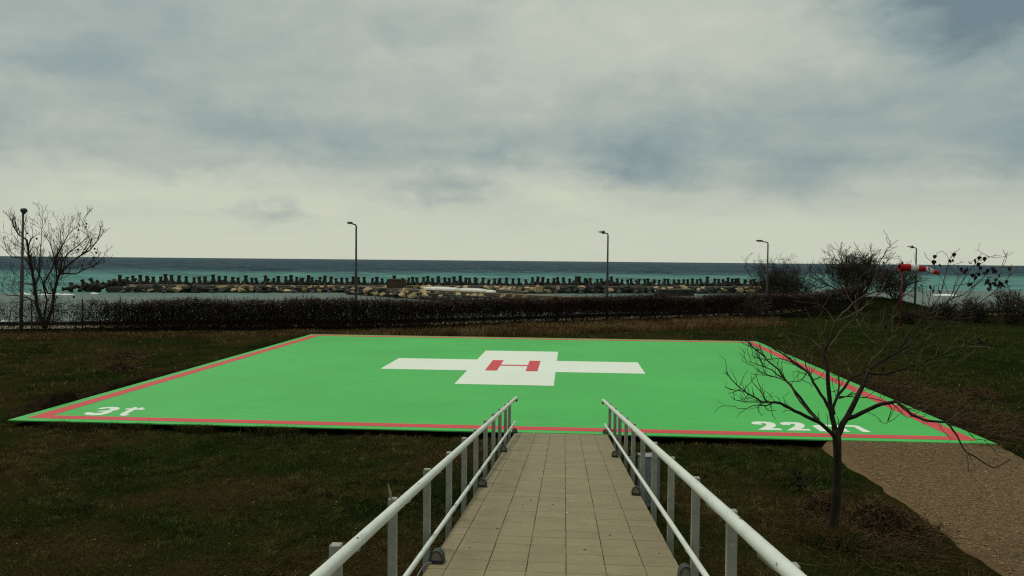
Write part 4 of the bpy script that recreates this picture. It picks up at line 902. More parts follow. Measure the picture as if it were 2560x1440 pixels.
# (points in photo pixels, depth at start, depth at end, width px start, end, twig factor)
LIMB = [
 ([FORK, (2078, 1082)]+z4([(1430, 1150), (1250, 1070), (1100, 1000), (960, 920), (850, 885), (760, 885), (680, 890), (520, 790), (440, 740), (260, 580), (180, 470)]), 0, -.9, 11.5, 1.6, 1),
 ([(2048, 1056)]+z4([(1390, 1090), (1240, 910), (1090, 720), (1010, 620), (940, 540), (880, 440), (740, 330), (620, 210), (520, 130), (430, 60), (375, 0)]), -.15, .7, 8, 1.6, 1),
 (z4([(1400, 1120), (1300, 1020), (1180, 880), (1110, 780), (1070, 690), (1000, 610), (900, 560), (740, 520), (690, 470), (650, 330)]), -.15, .25, 6, 1.5, 1),
 (z4([(800, 885), (680, 890), (520, 880), (440, 880), (300, 850), (245, 800)]), -.55, -.9, 4, 1.2, .6),
 (z4([(800, 900), (720, 930), (600, 920), (460, 970), (340, 965), (310, 935)]), -.5, -.75, 3.5, 1.2, .6),
 (z4([(680, 925), (620, 930), (625, 1010), (665, 1060), (695, 1030)]), -.6, -.7, 2.5, 1.2, .3),
 (z4([(690, 920), (740, 990), (800, 1000), (855, 985)]), -.6, -.8, 2.3, 1.2, .3),
 (z4([(740, 885), (650, 740), (580, 660), (530, 600), (525, 530)]), -.55, -.4, 3, 1.2, .6),
 (z4([(440, 740), (250, 715), (160, 675)]), -.8, -.9, 2.2, 1.2, .6),
 (z4([(440, 730), (410, 660), (398, 610)]), -.8, -.7, 1.8, 1, 0), (z4([(550, 790), (540, 720), (535, 680)]), -.7, -.7, 1.8, 1, 0),
 (z4([(460, 880), (420, 830), (380, 775)]), -.75, -.8, 1.8, 1, .3), (z4([(300, 850), (290, 740)]), -.85, -.9, 1.6, 1, 0),
 (z4([(940, 555), (800, 450), (690, 410), (560, 360), (470, 345), (375, 230)]), .2, -.1, 3.5, 1.2, .7),
 (z4([(800, 545), (700, 500), (610, 450), (570, 420)]), .2, 0, 2.2, 1, .4), (z4([(690, 410), (650, 310), (545, 265), (525, 80)]), .05, .1, 2.2, 1, .4),
 (z4([(560, 400), (470, 370), (410, 330), (400, 300)]), 0, -.1, 1.8, 1, .3), (z4([(520, 340), (480, 220), (472, 160)]), 0, .1, 1.8, 1, .3),
 # middle limbs
 ([(2088, 1080)]+z4([(1600, 1080), (1570, 850), (1545, 600), (1520, 350), (1490, 220)])+[(2060, 879)], .05, .3, 13.5, 7.5, .3),
 (z4([(1600, 1080), (1540, 930), (1450, 780), (1350, 620), (1290, 500), (1250, 460), (1190, 410), (1060, 330), (960, 250), (850, 190), (720, 110), (600, 70), (520, 20)]), .1, 1.1, 9, 1.6, 1),
 (z4([(1250, 465), (1060, 350), (900, 300), (780, 310), (690, 325)]), .5, .5, 4, 1.3, .6),
 (z4([(1330, 560), (1290, 480), (1240, 330), (1200, 270), (1100, 130), (1000, 10)]), .5, 1.0, 4, 1.5, .8),
 (z4([(1260, 490), (1220, 560), (1150, 610), (1010, 615)]), .5, .3, 3, 1.2, .5), (z4([(1350, 580), (1440, 550), (1505, 460)]), .4, .5, 2.4, 1.1, .4),
 (z4([(1300, 520), (1340, 470), (1400, 400)]), .5, .6, 2.2, 1.1, .4), (z4([(1240, 330), (1270, 250), (1340, 130)]), .7, .8, 2.0, 1.0, .4),
 ([(2060, 880), (2075, 850), (2084, 820), (2087, 806)], .3, .45, 8, 6, .3),
 ([(2087, 806)]+z6([(1000, 1090), (960, 1020), (880, 930), (780, 880), (700, 870)]), .45, .9, 3, 1.2, .6),
 ([(2087, 806), (2106, 782), (2131, 759), (2167, 734), (2182, 704), (2200, 654), (2218, 620), (2231, 611), (2245, 600)], .45, 1.2, 4.5, 1.0, .5),
 ([(2087, 809), (2117, 793), (2136, 784), (2167, 761), (2198, 734), (2215, 708)], .45, 1.4, 4.5, 1.4, .8),
 (z6([(1320, 990), (1330, 860), (1320, 760)]), .8, .9, 3, 1.3, .6), (z6([(1310, 950), (1230, 800), (1180, 690), (1140, 540)]), .8, 1.1, 3, 1.2, .7),
 ([(2203, 648), (2225, 641), (2240, 630)], 1.1, 1.2, 1.2, .8, 0),
 ([(2062, 876), (2079, 860), (2095, 838), (2109, 820), (2135, 817), (2167, 817), (2207, 813)], .3, .9, 4.5, 1.4, .8),
 ([(2060, 879), (2050, 868), (2039, 858), (2025, 847), (2006, 840), (1990, 838), (1960, 833), (1940, 827)], .3, 1.0, 4, 1.4, .8),
 ([(2060, 880), (2052, 860), (2048, 842), (2043, 817), (2034, 806), (2017, 780)], .3, .4, 3.6, 1.2, .6), ([(2034, 806), (2046, 792), (2057, 778)], .35, .4, 2, 1, .3),
 ([(2048, 842), (2062, 825), (2066, 800)], .35, .5, 2, 1, .3), (z6([(1160, 1220), (1220, 1160), (1330, 1060), (1400, 960)]), .6, .8, 2.4, 1.2, .6),
 (z6([(1340, 1100), (1400, 1220), (1540, 1390), (1600, 1440)]), .9, .5, 3, 3.4, .3), (z6([(1580, 1390), (1640, 1220), (1710, 1090), (1730, 950)]), .6, .9, 3, 1.2, .8),
 (z6([(1600, 1340), (1500, 1220), (1430, 1120)]), .6, .9, 2, 1, .4), (z6([(1810, 1440), (1840, 1280), (1830, 1100), (1860, 940)]), .6, .9, 2.8, 1.2, .7), (z6([(1840, 1300), (1900, 1230), (1994, 1210)]), .7, .9, 2.2, 1.2, .4),
 # light branch between the two main limbs
 ([(2085, 1035)]+z5([(10, 760), (60, 630), (190, 450), (320, 390), (375, 372)]), .1, .55, 8, 5, .3),
 ([(2127, 941), (2118, 908), (2095, 893), (2080, 882), (2068, 870)], .35, .8, 4, 1.4, .7), ([(2118, 906), (2139, 901), (2165, 910)], .5, .6, 2.6, 1.3, .5),
 (z4([(1680, 770), (1695, 620), (1690, 480), (1710, 300), (1720, 220)]), .2, .3, 5, 1.4, .7), (z4([(1690, 690), (1740, 620), (1755, 540)]), .2, .2, 1.8, 1, .3), (z4([(1580, 745), (1640, 740), (1690, 700)]), .15, .2, 2.2, 1.6, .3),
 (z4([(1650, 800), (1610, 660), (1610, 550)]), .15, .1, 1.8, 1, .3), (z4([(1690, 820), (1820, 800), (1890, 740)]), .2, 0, 2.2, 1.1, .5), (z4([(1680, 840), (1760, 820), (1850, 775), (1940, 760)]), .2, .1, 2.2, 1.1, .4),
 # right main limb
 ([FORK, (2106, 1060), (2120, 1038), (2139, 1000.6), (2155.6, 967.5), (2167, 939), (2172, 925)], 0, .45, 17, 9, .2),
 (z5([(390, 380), (430, 400), (560, 405), (700, 360), (850, 310), (1050, 230), (1180, 190), (1400, 120), (1470, 80), (1530, 10)]), .4, -.2, 8, 1.6, 1),
 (z5([(390, 360), (480, 290), (600, 240), (690, 170), (780, 60), (800, 0)])+z7([(370, 1320), (480, 1200), (600, 1080), (700, 1020), (830, 960), (880, 900), (960, 830)]), .45, 1.3, 7.5, 3.5, .7),
 (z5([(390, 350), (520, 270), (700, 170), (830, 90)])+z7([(430, 1410), (560, 1310), (730, 1210), (900, 1150), (1080, 1080), (1160, 1020), (1340, 900), (1500, 780), (1640, 680)]), .5, .9, 7, 1.6, .9),
 (z5([(380, 330), (430, 240), (500, 180), (600, 60), (640, 0)])+z6([(1810, 1440), (1850, 1330)]), .5, 1.0, 4.5, 2, .8),
 (z5([(390, 370), (560, 270), (800, 150), (960, 60), (1080, 0)]), .45, .8, 4.5, 1.8, 1), (z5([(600, 240), (760, 240), (830, 150), (860, 30)]), .6, .8, 2.6, 1.2, .6),
 (z7([(960, 830), (1000, 740), (1090, 480), (1130, 430)]), 1.3, 1.5, 2.8, 1.1, .6), (z7([(720, 1010), (800, 840), (880, 570), (950, 330), (960, 270), (1050, 170), (1110, 115)]), 1.1, 1.5, 3, .8, .4),
 (z7([(600, 1070), (590, 890), (590, 690), (545, 490)]), 1.0, 1.1, 2.6, 1, .4), (z7([(950, 740), (920, 680), (870, 560), (800, 480)]), 1.2, 1.3, 2, 1, .3), (z7([(760, 410), (745, 310), (700, 290), (640, 240), (615, 170)]), 1.2, 1.3, 1.3, .7, 0),
 (z7([(760, 400), (745, 280), (790, 180), (860, 150), (920, 200), (960, 270)]), 1.2, 1.5, 1.2, .8, 0),
 (z7([(960, 835), (1150, 760), (1300, 640), (1460, 480), (1500, 430), (1680, 375), (1800, 400)]), 1.3, 1.2, 3, 1, .5), (z7([(1000, 820), (1160, 540), (1270, 380), (1340, 300), (1430, 240), (1560, 240)]), 1.2, 1.5, 2.8, .9, .4),
 (z7([(1190, 800), (1330, 620), (1450, 510), (1560, 530), (1660, 560)]), 1.0, 1.1, 2.4, 1, .4), (z7([(1640, 680), (1740, 560), (1840, 460), (1900, 360)]), .9, 1.0, 1.6, .8, .3), (z7([(1270, 330), (1270, 300), (1340, 250), (1400, 200)]), 1.3, 1.4, 1.1, .7, 0),
 (z7([(640, 1060), (680, 850), (700, 700), (760, 620)]), 1.0, 1.1, 2, 1, .4), (z7([(560, 1080), (540, 950), (530, 880)]), 1.0, 1.0, 2, 1, .3), (z7([(1110, 1060), (1150, 880), (1240, 720)]), .9, .9, 2.2, 1, .5), (z7([(1030, 630), (1200, 600), (1340, 570), (1560, 580)]), 1.3, 1.2, 1.6, .8, .3),
 (z7([(730, 1210), (760, 1070), (800, 980)]), .8, .9, 2, 1, .4), (z5([(1050, 235), (1100, 210), (1130, 110)]), 0, .1, 2.2, 1, .4), (z5([(1190, 190), (1260, 110), (1330, 0)]), -.1, 0, 2, 1, .5),
 (z5([(700, 365), (830, 440), (940, 550), (1040, 640), (1090, 730)]), .2, .1, 1.8, .9, .3), (z5([(850, 160), (980, 230), (1060, 245), (1100, 230)]), .5, .4, 2, 1, .4), (z5([(620, 255), (870, 300), (980, 360), (1100, 390), (1150, 300)]), .5, .2, 2.2, 1, .5), (z5([(600, 405), (650, 450), (780, 465), (880, 460)]), .3, .3, 1.8, .9, .3),
 (z5([(1070, 260), (1200, 310), (1320, 300), (1390, 260)]), 0, -.1, 1.8, .9, .5),
 # low right limb
 ([(2120, 1046)]+z5([(320, 810), (470, 740), (590, 710), (680, 690), (760, 760), (850, 840), (980, 890), (1100, 905), (1210, 915), (1290, 1010), (1350, 1110), (1420, 1230), (1560, 1310), (1720, 1400), (1880, 1310)]), .1, -1.5, 11, 1.8, .35),
 (z5([(1210, 915), (1350, 970), (1440, 1010), (1510, 1090), (1660, 1105)]), -.8, -1.0, 3.5, 1.2, .5), (z5([(1440, 985), (1560, 1010), (1650, 1030), (1720, 1010)]), -.9, -.9, 2.2, 1, .5), (z5([(1210, 912), (1350, 800), (1450, 730)]), -.8, -.5, 2, .9, .4),
 (z5([(1420, 1230), (1440, 1330), (1450, 1440)]), -1.2, -1.3, 2.4, 1.1, .2), (z5([(1440, 1240), (1480, 1320), (1520, 1400)]), -1.2, -1.2, 2.2, 1.1, .1), (z5([(1450, 1430), (1520, 1420), (1595, 1390)]), -1.3, -1.3, 1.5, .9, 0),
 (z5([(590, 712), (630, 760), (600, 860), (580, 930), (500, 905)]), -.2, -.3, 2.6, 1.1, .3), (z5([(590, 900), (630, 830), (670, 740)]), -.3, -.3, 1.9, 1, .2), (z5([(595, 910), (660, 880), (710, 830)]), -.3, -.4, 1.9, 1, .2),
 (z5([(640, 720), (720, 800), (800, 870), (850, 850)]), -.25, -.3, 2.4, 1.1, .4), (z5([(680, 692), (800, 765), (930, 775), (1010, 812)]), -.3, -.6, 3, 1.2, .5), (z5([(760, 770), (860, 790), (1000, 770), (1180, 760)]), -.4, -.1, 2, .9, .4),
 (z5([(60, 640), (300, 650), (430, 660), (590, 700)]), .2, -.2, 3, 2, .4), (z5([(520, 690), (560, 630)]), -.1, -.1, 1.4, .9, 0), (z5([(70, 660), (150, 640), (220, 590)]), .1, 0, 1.8, 1, .3),
 (z4([(1430, 1120), (1420, 1050), (1412, 990)]), -.1, -.1, 2.2, 1, 0), (z4([(1540, 1270), (1545, 1150), (1540, 1080), (1510, 1030)]), 0, 0, 1.8, 1, .3), (z4([(1680, 1180), (1690, 1120), (1660, 1060)]), .05, 0, 2.4, 1.2, .2),
]
trunk = MB()
TP = [(2077, 1352), (2080, 1335), (2086, 1290), (2091, 1240), (2093, 1180), (2093.5, 1130), (2092, 1095), (2090, 1075)]
P = path_pts(TP, YF, YF); P.insert(0, P[0]-Vector((.02, 0, .15))); trunk.tube(rel(P, fo_), [24*YF/F, 18.5*YF/F, 13.5*YF/F, 11.2*YF/F, 10*YF/F, 9.6*YF/F, 9.6*YF/F, 10.5*YF/F, 7*YF/F], 14); 
trunk.build('trunk', MAT['bark'], ft, smooth=True)
tw = []; kinds = {}
for pts, d0, d1, w0, w1, twf in LIMB:
    P = path_pts(pts, YF+d0, YF+d1); n = len(P)
    # small natural kinks between traced points
    Q = [P[0]]
    for i in range(1, n):
        ln = (P[i]-P[i-1]).length
        if ln > .12: Q.append(P[i-1].lerp(P[i], .5)+Vector(rg.normal(0, .035*ln, 3)))
        Q.append(P[i])
    m = len(Q); R_ = [max(.0034, .5*(w0+(w1-w0)*(i/(m-1))**.8)*YF/F) for i in range(m)]
    mb = MB(); mb.tube(rel(Q, fo_), R_, 10 if w0 > 6 else 6)
    mb.build('limb' if w0 > 6 else 'branch', MAT['bark'] if w0 > 6 else MAT['twig'], ft, smooth=True)
    ltot = sum((Q[i]-Q[i-1]).length for i in range(1, m))
    for k in range(int(ltot*10*twf)):
        i = min(m-1, 1+int((.25+.75*rg.random())*(m-1))); a_ = Q[i-1].lerp(Q[i], rg.random()); dv = np.array((Q[i]-Q[i-1]).normalized()); dd = dv*.7+rg.normal(0, .6, 3)+np.array([0, 0, .35]); dd /= np.linalg.norm(dd)
        grow(tw, np.array(a_), dd, rg.uniform(.08, .30), .0048, 1, rg, .06, .22, (0, 1), .6, .7)
mb = seg_mesh(tw, fo_, .0028); tag(mb.build('twigs', MAT['twig'], ft), kind='stuff')
S = []
for k in range(95):
    a_ = rg.uniform(0, 6.28); rr0 = abs(rg.normal(0, .13)); b0 = np.array([f0.x+math.cos(a_)*rr0-.02, f0.y+math.sin(a_)*rr0-.1, -.17]); dd = np.array([math.cos(a_)*.75, math.sin(a_)*.75, 1.]); grow(S, b0, dd/np.linalg.norm(dd), rg.uniform(.14, .34), .0052, 1, rg, -.12, .2, (0, 1), .6, .6)
tag(seg_mesh(S, fo_, .0032).build('suckers', MAT['brush'], ft), kind='stuff')
lf = z7([(765, 240), (755, 312), (822, 358), (1012, 235), (1045, 213), (968, 302), (1003, 297), (1225, 325), (1070, 380), (1135, 410), (1180, 435), (1215, 410), (1150, 460), (1160, 545), (1330, 300), (1395, 260), (1450, 265), (1385, 350), (1390, 390), (1385, 430), (1365, 485), (1440, 470), (1490, 430), (1495, 470), (1290, 500), (1345, 530), (1255, 625), (1290, 615), (1565, 400), (1580, 430), (1610, 450), (1665, 505), (1785, 405), (1820, 487), (1475, 570), (1490, 595), (1530, 670), (1530, 610), (1560, 600), (1620, 560), (1650, 600), (1680, 620), (1690, 650), (1640, 640), (1770, 590), (708, 665), (740, 705), (800, 680), (775, 755), (805, 720), (440, 310), (55, 330), (50, 560), (680, 400), (1250, 910), (1170, 1060), (1690, 1170), (85, 1210), (660, 1210), (780, 1280), (1330, 1300)])
lf += z5([(1500, 110), (1525, 110), (1570, 60), (1590, 90), (1650, 70), (1630, 30), (1680, 85), (1560, 40), (545, 350)])
for x, y in lf:
    for _ in range(2 if 2460 < x < 2510 and 695 < y < 725 else 1):
        leaf(ft, at_y(x+random.uniform(-2, 2)*(_), y-6+_*3, YF+random.uniform(.6, 1.3)), random.uniform(.058, .075))

# grass tuft and suckers at the foot of the tree, cut-stem piles
def stick_pile(px, py, wpx, hpx, n, label, name='brush_pile', seed=0, length=(.15, .5), rr_=.006, flat=.35, mat='brush', zoff=0.0):
    rg = np.random.default_rng(seed); c = at_z(px, py, -.17); Wd = wpx*c.y/F; H = hpx*c.y/F
    t = empty(name, (c.x, c.y, float(ground_z(c.x, c.y)))); tag(t, label, 'brush pile'); gx = rg.normal(0, Wd*.24, n); gy = rg.normal(0, Wd*.22, n)
    hh = H*np.exp(-(gx**2+gy**2)/(2*(Wd*.22)**2)); z = rg.random(n)*hh+.01; a_ = rg.uniform(0, 6.28, n); e = rg.normal(0, flat, n); ln = rg.uniform(*length, n)
    d = np.stack([np.cos(a_)*np.cos(e), np.sin(a_)*np.cos(e), np.sin(e)], 1); Pm = np.stack([gx, gy, z], 1); A = Pm-d*ln[:, None]/2; B = Pm+(d+rg.normal(0, .25, (n, 3)))*ln[:, None]/2
    A[:, 2] = np.maximum(A[:, 2], .005); B[:, 2] = np.maximum(B[:, 2], .005); r = rr_*rg.uniform(.5, 1.3, n); mb = MB(); mb.prisms(A, Pm, r, r); mb.prisms(Pm, B, r, r*.6)
    tag(mb.build('stems', MAT[mat], t), kind='stuff')
    mb = MB(); k = 18; V = [(0, 0, H*.55)]
    for j in range(2):
        for i in range(k):
            rr2 = Wd*(.22+.2*j)*rg.uniform(.8, 1.15); V.append((rr2*math.cos(2*math.pi*i/k), rr2*math.sin(2*math.pi*i/k), (H*.35 if j == 0 else -.03)))
    mb.add(V, [(0, 1+i, 1+(i+1) % k) for i in range(k)]+[(1+i, 1+k+i, 1+k+(i+1) % k, 1+(i+1) % k) for i in range(k)]); mb.build('soil_core', MAT['soil'], t, smooth=True); return t
stick_pile(2205, 1318, 250, 64, 1700, 'heap of cut brown stems and leaves right of the tree trunk', seed=1, rr_=.007, length=(.08, .34), flat=.55)
stick_pile(2055, 1275, 110, 50, 420, 'small heap of cut stems half hidden behind the tree trunk', seed=2, rr_=.006, length=(.08, .3), flat=.6)
stick_pile(305, 892, 110, 14, 380, 'brush pile on the left lawn, farther from the camera', seed=3, rr_=.012, length=(.2, .8), flat=.3)
stick_pile(300, 922, 85, 17, 380, 'brush pile on the left lawn, nearer the camera', seed=4, rr_=.011, length=(.2, .7), flat=.4)
stick_pile(2445, 990, 110, 16, 300, 'low pile of dead sticks on the lawn right of the helipad', seed=6, rr_=.010, length=(.2, .7), flat=.35)
# dead stems strewn over the dug strip right of the pad and round the tree: uncountable litter
def litter(name, label, n, fx, fy, lo, hi, r, mat, lift=.03, flat=.18):
    x, y = fx(n), fy(n); z = ground_z(x, y)+RNG.random(n)*lift+.01; a_ = RNG.uniform(0, 6.28, n); e = RNG.normal(0, flat, n); ln = RNG.uniform(lo, hi, n)
    d = np.stack([np.cos(a_)*np.cos(e), np.sin(a_)*np.cos(e), np.abs(np.sin(e))], 1); P = np.stack([x, y, z], 1); Q = P+d*ln[:, None]*.5; R_ = Q+(d+RNG.normal(0, .3, (n, 3))*np.array([1, 1, .4]))*ln[:, None]*.5
    rr2 = r*RNG.uniform(.5, 1.3, n); mb = MB(); mb.prisms(P, Q, rr2, rr2); mb.prisms(Q, R_, rr2, rr2*.5); o = mb.build(name, MAT[mat]); tag(o, label, 'litter', kind='stuff'); return o
litter('dead_stems', 'dark dead stems strewn along the right side of the helipad', 2600, lambda n: PX1+.15+np.abs(RNG.normal(0, 1.0, n)), lambda n: RNG.uniform(18.2, 28.5, n), .12, .55, .007, 'brush', .22, .3)
litter('dead_stems', 'thin brown stems strewn on the ground round the foreground tree', 900, lambda n: RNG.normal(4.35, .55, n), lambda n: RNG.normal(12.0, .75, n), .1, .5, .004, 'brush', .03)
# dug soil heaped along both sides of the pad
def soil_bank(side, y0, y1, wd, amp, seed):
    ny, nx_ = int((y1-y0)/.06), int(wd/.06); xs_ = np.linspace(0, wd, nx_); ys_ = np.linspace(y0, y1, ny); U, V_ = np.meshgrid(xs_, ys_); X = (PX0-.03-U) if side < 0 else (PX1+.03+U)
    prof = np.clip(1.15-U/wd, 0, 1)*np.clip(U/.12, .15, 1)*np.clip((V_-y0)/1.0, 0, 1)*np.clip((y1-V_)/1.5, 0, 1)
    hgt = np.clip(vn2(X+seed*9, V_, .5, 3)*2.2-.85, -.25, 1)*amp+amp*.75*(vn3(X, V_, 2.6, 3)-.5)+amp*.45*(vn1(X, V_, 9., 3)-.5)
    Z = ground_z(X, V_)-.035+prof*(hgt+.05); X = X+.03*(vn1(X, V_, 7, 2)-.5); i_ = (np.arange(ny-1)[:, None]*nx_+np.arange(nx_-1)[None]).ravel(); mb = MB(); mb.arr(np.stack([X, V_, Z], -1).reshape(-1, 3), np.stack([i_, i_+1, i_+nx_+1, i_+nx_], 1)); mb.build('soil_bank', MAT['soil'])['kind'] = 'structure'
soil_bank(-1, 18.4, 30.0, 1.15, .30, 1); soil_bank(1, 18.3, 28.6, 2.6, .22, 2)
# leafy stump shoot left of the tree
c = at_z(1998, 1232, -.16); st = empty('stump', c); tag(st, 'small dark stump with withered shoots on the grass left of the tree', 'stump')
mb = MB(); mb.tube([(0, 0, -.05), (.01, 0, .09), (.03, 0, .22)], [.05, .04, .022], 8); mb.build('stub', MAT['bark'], st, smooth=True)
S = []
for k in range(14): grow(S, np.array([c.x, c.y, c.z+.05+.15*rg.random()]), np.array([rg.normal(.1, .4), rg.normal(0, .4), 1.]), rg.uniform(.1, .24), .007, 1, rg, .05, .3, (1, 2), .6, .8)
tag(seg_mesh(S, c, .004).build('shoots', MAT['bark'], st), kind='stuff')
for k in range(20): leaf(st, c+Vector((rg.normal(.03, .07), rg.normal(0, .06), .12+.24*rg.random())), .05)

# ------------------------------------------------------------------ grass
def blades(name, label, x, y, h, wd, colf, lean=.5, seg2=True, zadd=None, cat='grass'):
    n = len(x); z = ground_z(x, y)-.005 if zadd is None else zadd; a_ = RNG.uniform(0, 6.28, n); l_ = RNG.random(n)*lean+.15; hh = h*RNG.uniform(.55, 1.25, n)
    dr = np.stack([np.cos(a_), np.sin(a_), np.zeros(n)], 1); b_ = RNG.uniform(0, 6.28, n); sd_ = np.stack([np.cos(b_), np.sin(b_), np.zeros(n)], 1)*(wd/2*RNG.uniform(.7, 1.3, n))[:, None]
    P = np.stack([x, y, z], 1); up_ = np.array([0, 0, 1.]); M1 = P+dr*(hh*l_*.35)[:, None]+up_*(hh*.6)[:, None]; T = P+dr*(hh*l_*1.1)[:, None]+up_*(hh*(1-.25*l_))[:, None]
    c = colf(x, y)*RNG.uniform(.65, 1.4, n)[:, None]
    if seg2:
        V = np.stack([P-sd_, P+sd_, M1+sd_*.75, M1-sd_*.75, T], 1).reshape(-1, 3); k = np.arange(n)[:, None]*5; q4 = (k+np.array([[0, 1, 2, 3]])).tolist(); q3 = (k+np.array([[3, 2, 4]])).tolist(); nv = 5
        mb = MB(); mb.v = [V]; mb.n = len(V); mb.f = q4+q3
    else:
        V = np.stack([P-sd_, P+sd_, T], 1).reshape(-1, 3); nv = 3; mb = MB(); mb.v = [V]; mb.n = len(V); mb.f = (np.arange(n)[:, None]*3+np.array([[0, 1, 2]])).tolist()
    me = mb.mesh(name, MAT['grass']); ca = me.color_attributes.new('Col', 'FLOAT_COLOR', 'POINT')
    cc = np.ones((n, nv, 4), np.float32); cc[:, :, :3] = c[:, None, :]; ca.data.foreach_set('color', cc.ravel()); o = link(name, me); tag(o, label, cat, kind='stuff'); return o
GR, BR_, YE, DG = (np.array(c) for c in ((.042, .062, .013), (.104, .072, .028), (.130, .108, .038), (.014, .026, .006)))
def lawn_col(x, y):
    k, dk_ = turf_k(x, y); b_ = vn2(x, y, 1.7, 3); k = k[:, None]; dk_ = dk_[:, None]*(1-k)*.8; c = GR*(1-k)+BR_*k; c = c*(1-dk_)+DG*1.3*dk_
    edge = np.clip((y-16.6)/1.0, 0, 1)*(y < PY0)*(x < PX1); c = c*(1-.7*edge[:, None])+BR_*.9*.7*edge[:, None]          # clipped dead grass by the pad edge
    q = np.clip((b_-.62)/.1, 0, 1)[:, None]*.6; c = c*(1-q)+YE*q; q = np.clip((.38-b_)/.1, 0, 1)[:, None]*.8; c = c*(1-q)+DG*q
    dead = (RNG.random(len(x)) < .14)[:, None]; return np.where(dead, YE*1.15, c)
def free(x, y, m=.02):
    pad_ = (x > PX0-.02) & (x < PX1+.02) & (y > PY0-.03) & (y < PY1+.12); rmp = (x > rl(y)-.05) & (x < rr(y)+.05) & (y < RY+.1); pth = (x > 5.42+.35*(vn3(x, y, 2.2, 3)-.5)) & (x < 9.28+.3*(vn3(x, y, 2.2, 3)-.5)) & (y < PY0)
    cabn = (abs(x-c0.x) < .17) & (abs(y-c0.y) < .15)
    return ~(pad_ | rmp | pth | cabn)
def inview(x, y, m=.04):
    q = x*math.sin(YAW)+y*math.cos(YAW); r_ = x*math.cos(YAW)-y*math.sin(YAW); return (q > 2) & (np.abs(r_/np.maximum(q, .1)) < .63+m)
def scatter(n, x0, x1, y0, y1, extra=None):
    x = RNG.uniform(x0, x1, n); y = RNG.uniform(y0, y1, n); k = free(x, y) & inview(x, y)
    if extra is not None: k &= extra(x, y)
    return x[k], y[k]
def clump(x, y, s=.06):
    return x+RNG.normal(0, s, len(x)), y+RNG.normal(0, s, len(y))
x, y = scatter(200000, -14, 12, 5.0, 18.6)
blades('grass', 'patchy green and brown grass of the near lawn', x, y, .030+.03*vn2(x, y, .9, 2), .006, lawn_col, 1.2)
cx_, cy_ = scatter(15000, -14, 12, 5.0, 18.6, lambda x, y: RNG.random(len(x)) < .15+.85*np.clip((vn3(x, y, .9, 3)-.42)/.2, 0, 1)); k_ = 24
sz = RNG.uniform(.03, .085, len(cx_)); hh_ = RNG.uniform(.045, .13, len(cx_)); x = (cx_[:, None]+RNG.normal(0, 1, (len(cx_), k_))*sz[:, None]).ravel(); y = (cy_[:, None]+RNG.normal(0, 1, (len(cx_), k_))*sz[:, None]).ravel()
ct = np.repeat(RNG.uniform(.45, 1.6, len(cx_)), k_); kk = free(x, y); cl_ = lambda x, y: lawn_col(x, y)*ct[kk][:, None]
blades('grass_tufts', 'coarse tufts standing out of the near lawn', x[kk], y[kk], np.repeat(hh_, k_)[kk], .006, cl_, 1.1)
cx_, cy_ = scatter(42000, -36, 40, 17.6, 64, lambda x, y: ((sdist(x, y) < -.3) | (x > 15)) & (RNG.random(len(x)) < .25+.75*np.clip((vn3(x, y, .5, 3)-.38)/.2, 0, 1))); k_ = 9
sz = RNG.uniform(.05, .16, len(cx_)); hh_ = RNG.uniform(.04, .15, len(cx_)); x = (cx_[:, None]+RNG.normal(0, 1, (len(cx_), k_))*sz[:, None]).ravel(); y = (cy_[:, None]+RNG.normal(0, 1, (len(cx_), k_))*sz[:, None]).ravel()
ct2 = np.repeat(RNG.uniform(.45, 1.55, len(cx_)), k_); kk2 = free(x, y); hf = np.repeat(hh_, k_)[kk2]; x, y = x[kk2], y[kk2]
def far_col(x, y):
    c = lawn_col(x, y)*ct2[kk2][:, None]; g_ = np.clip((x-9)/6, 0, 1)[:, None]*.5; return c*(1-g_)+np.array((.034, .060, .012))*g_*ct2[kk2][:, None]
blades('grass', 'darker grass of the far lawn round the helipad', x, y, hf, .024, far_col, .9, seg2=False)
def dry_zone(x, y):
    s = sdist(x, y); t = np.interp(x, FX, FT)
    wd = 3.6+1.6*(vn1(x, y, .3, 3)-.5)+np.where(t > 20, 2.8*np.clip((t-18)/8, 0, 1), 0); return (s < .1) & (s > -wd) & (t < FL-2+2*(vn2(x, y, .5, 2)-.5)*4)
x, y = scatter(300000, -34, 18, 34, 62, dry_zone)
def dry_col(x, y):
    k = np.clip((vn1(x, y, .8, 3)-.35)/.3, 0, 1)[:, None]; return (np.array((.098, .056, .024))*(1-k)+np.array((.165, .108, .046))*k)*RNG.choice((.5, 1., 1.5), len(x))[:, None]
blades('dry_grass', 'tall brown dry grass between the helipad and the overgrown fence', x, y, (.10+.10*vn2(x, y, .7, 3))*(1+1.3*np.clip((x+12)/8, 0, 1)), .022, dry_col, .6)
x, y = scatter(60000, 12, 44, 55, 76, lambda x, y: (((x-22.5)/9)**2+((y-65)/7)**2 < 1) | (x > 20))
blades('grass', 'short olive grass on the mound and beyond the right lawn', x, y, .16+0*x, .03, lambda x, y: np.tile(np.array((.036, .036, .014)), (len(x), 1))*(.7+.6*vn1(x, y, .5, 3))[:, None], .8, seg2=False)
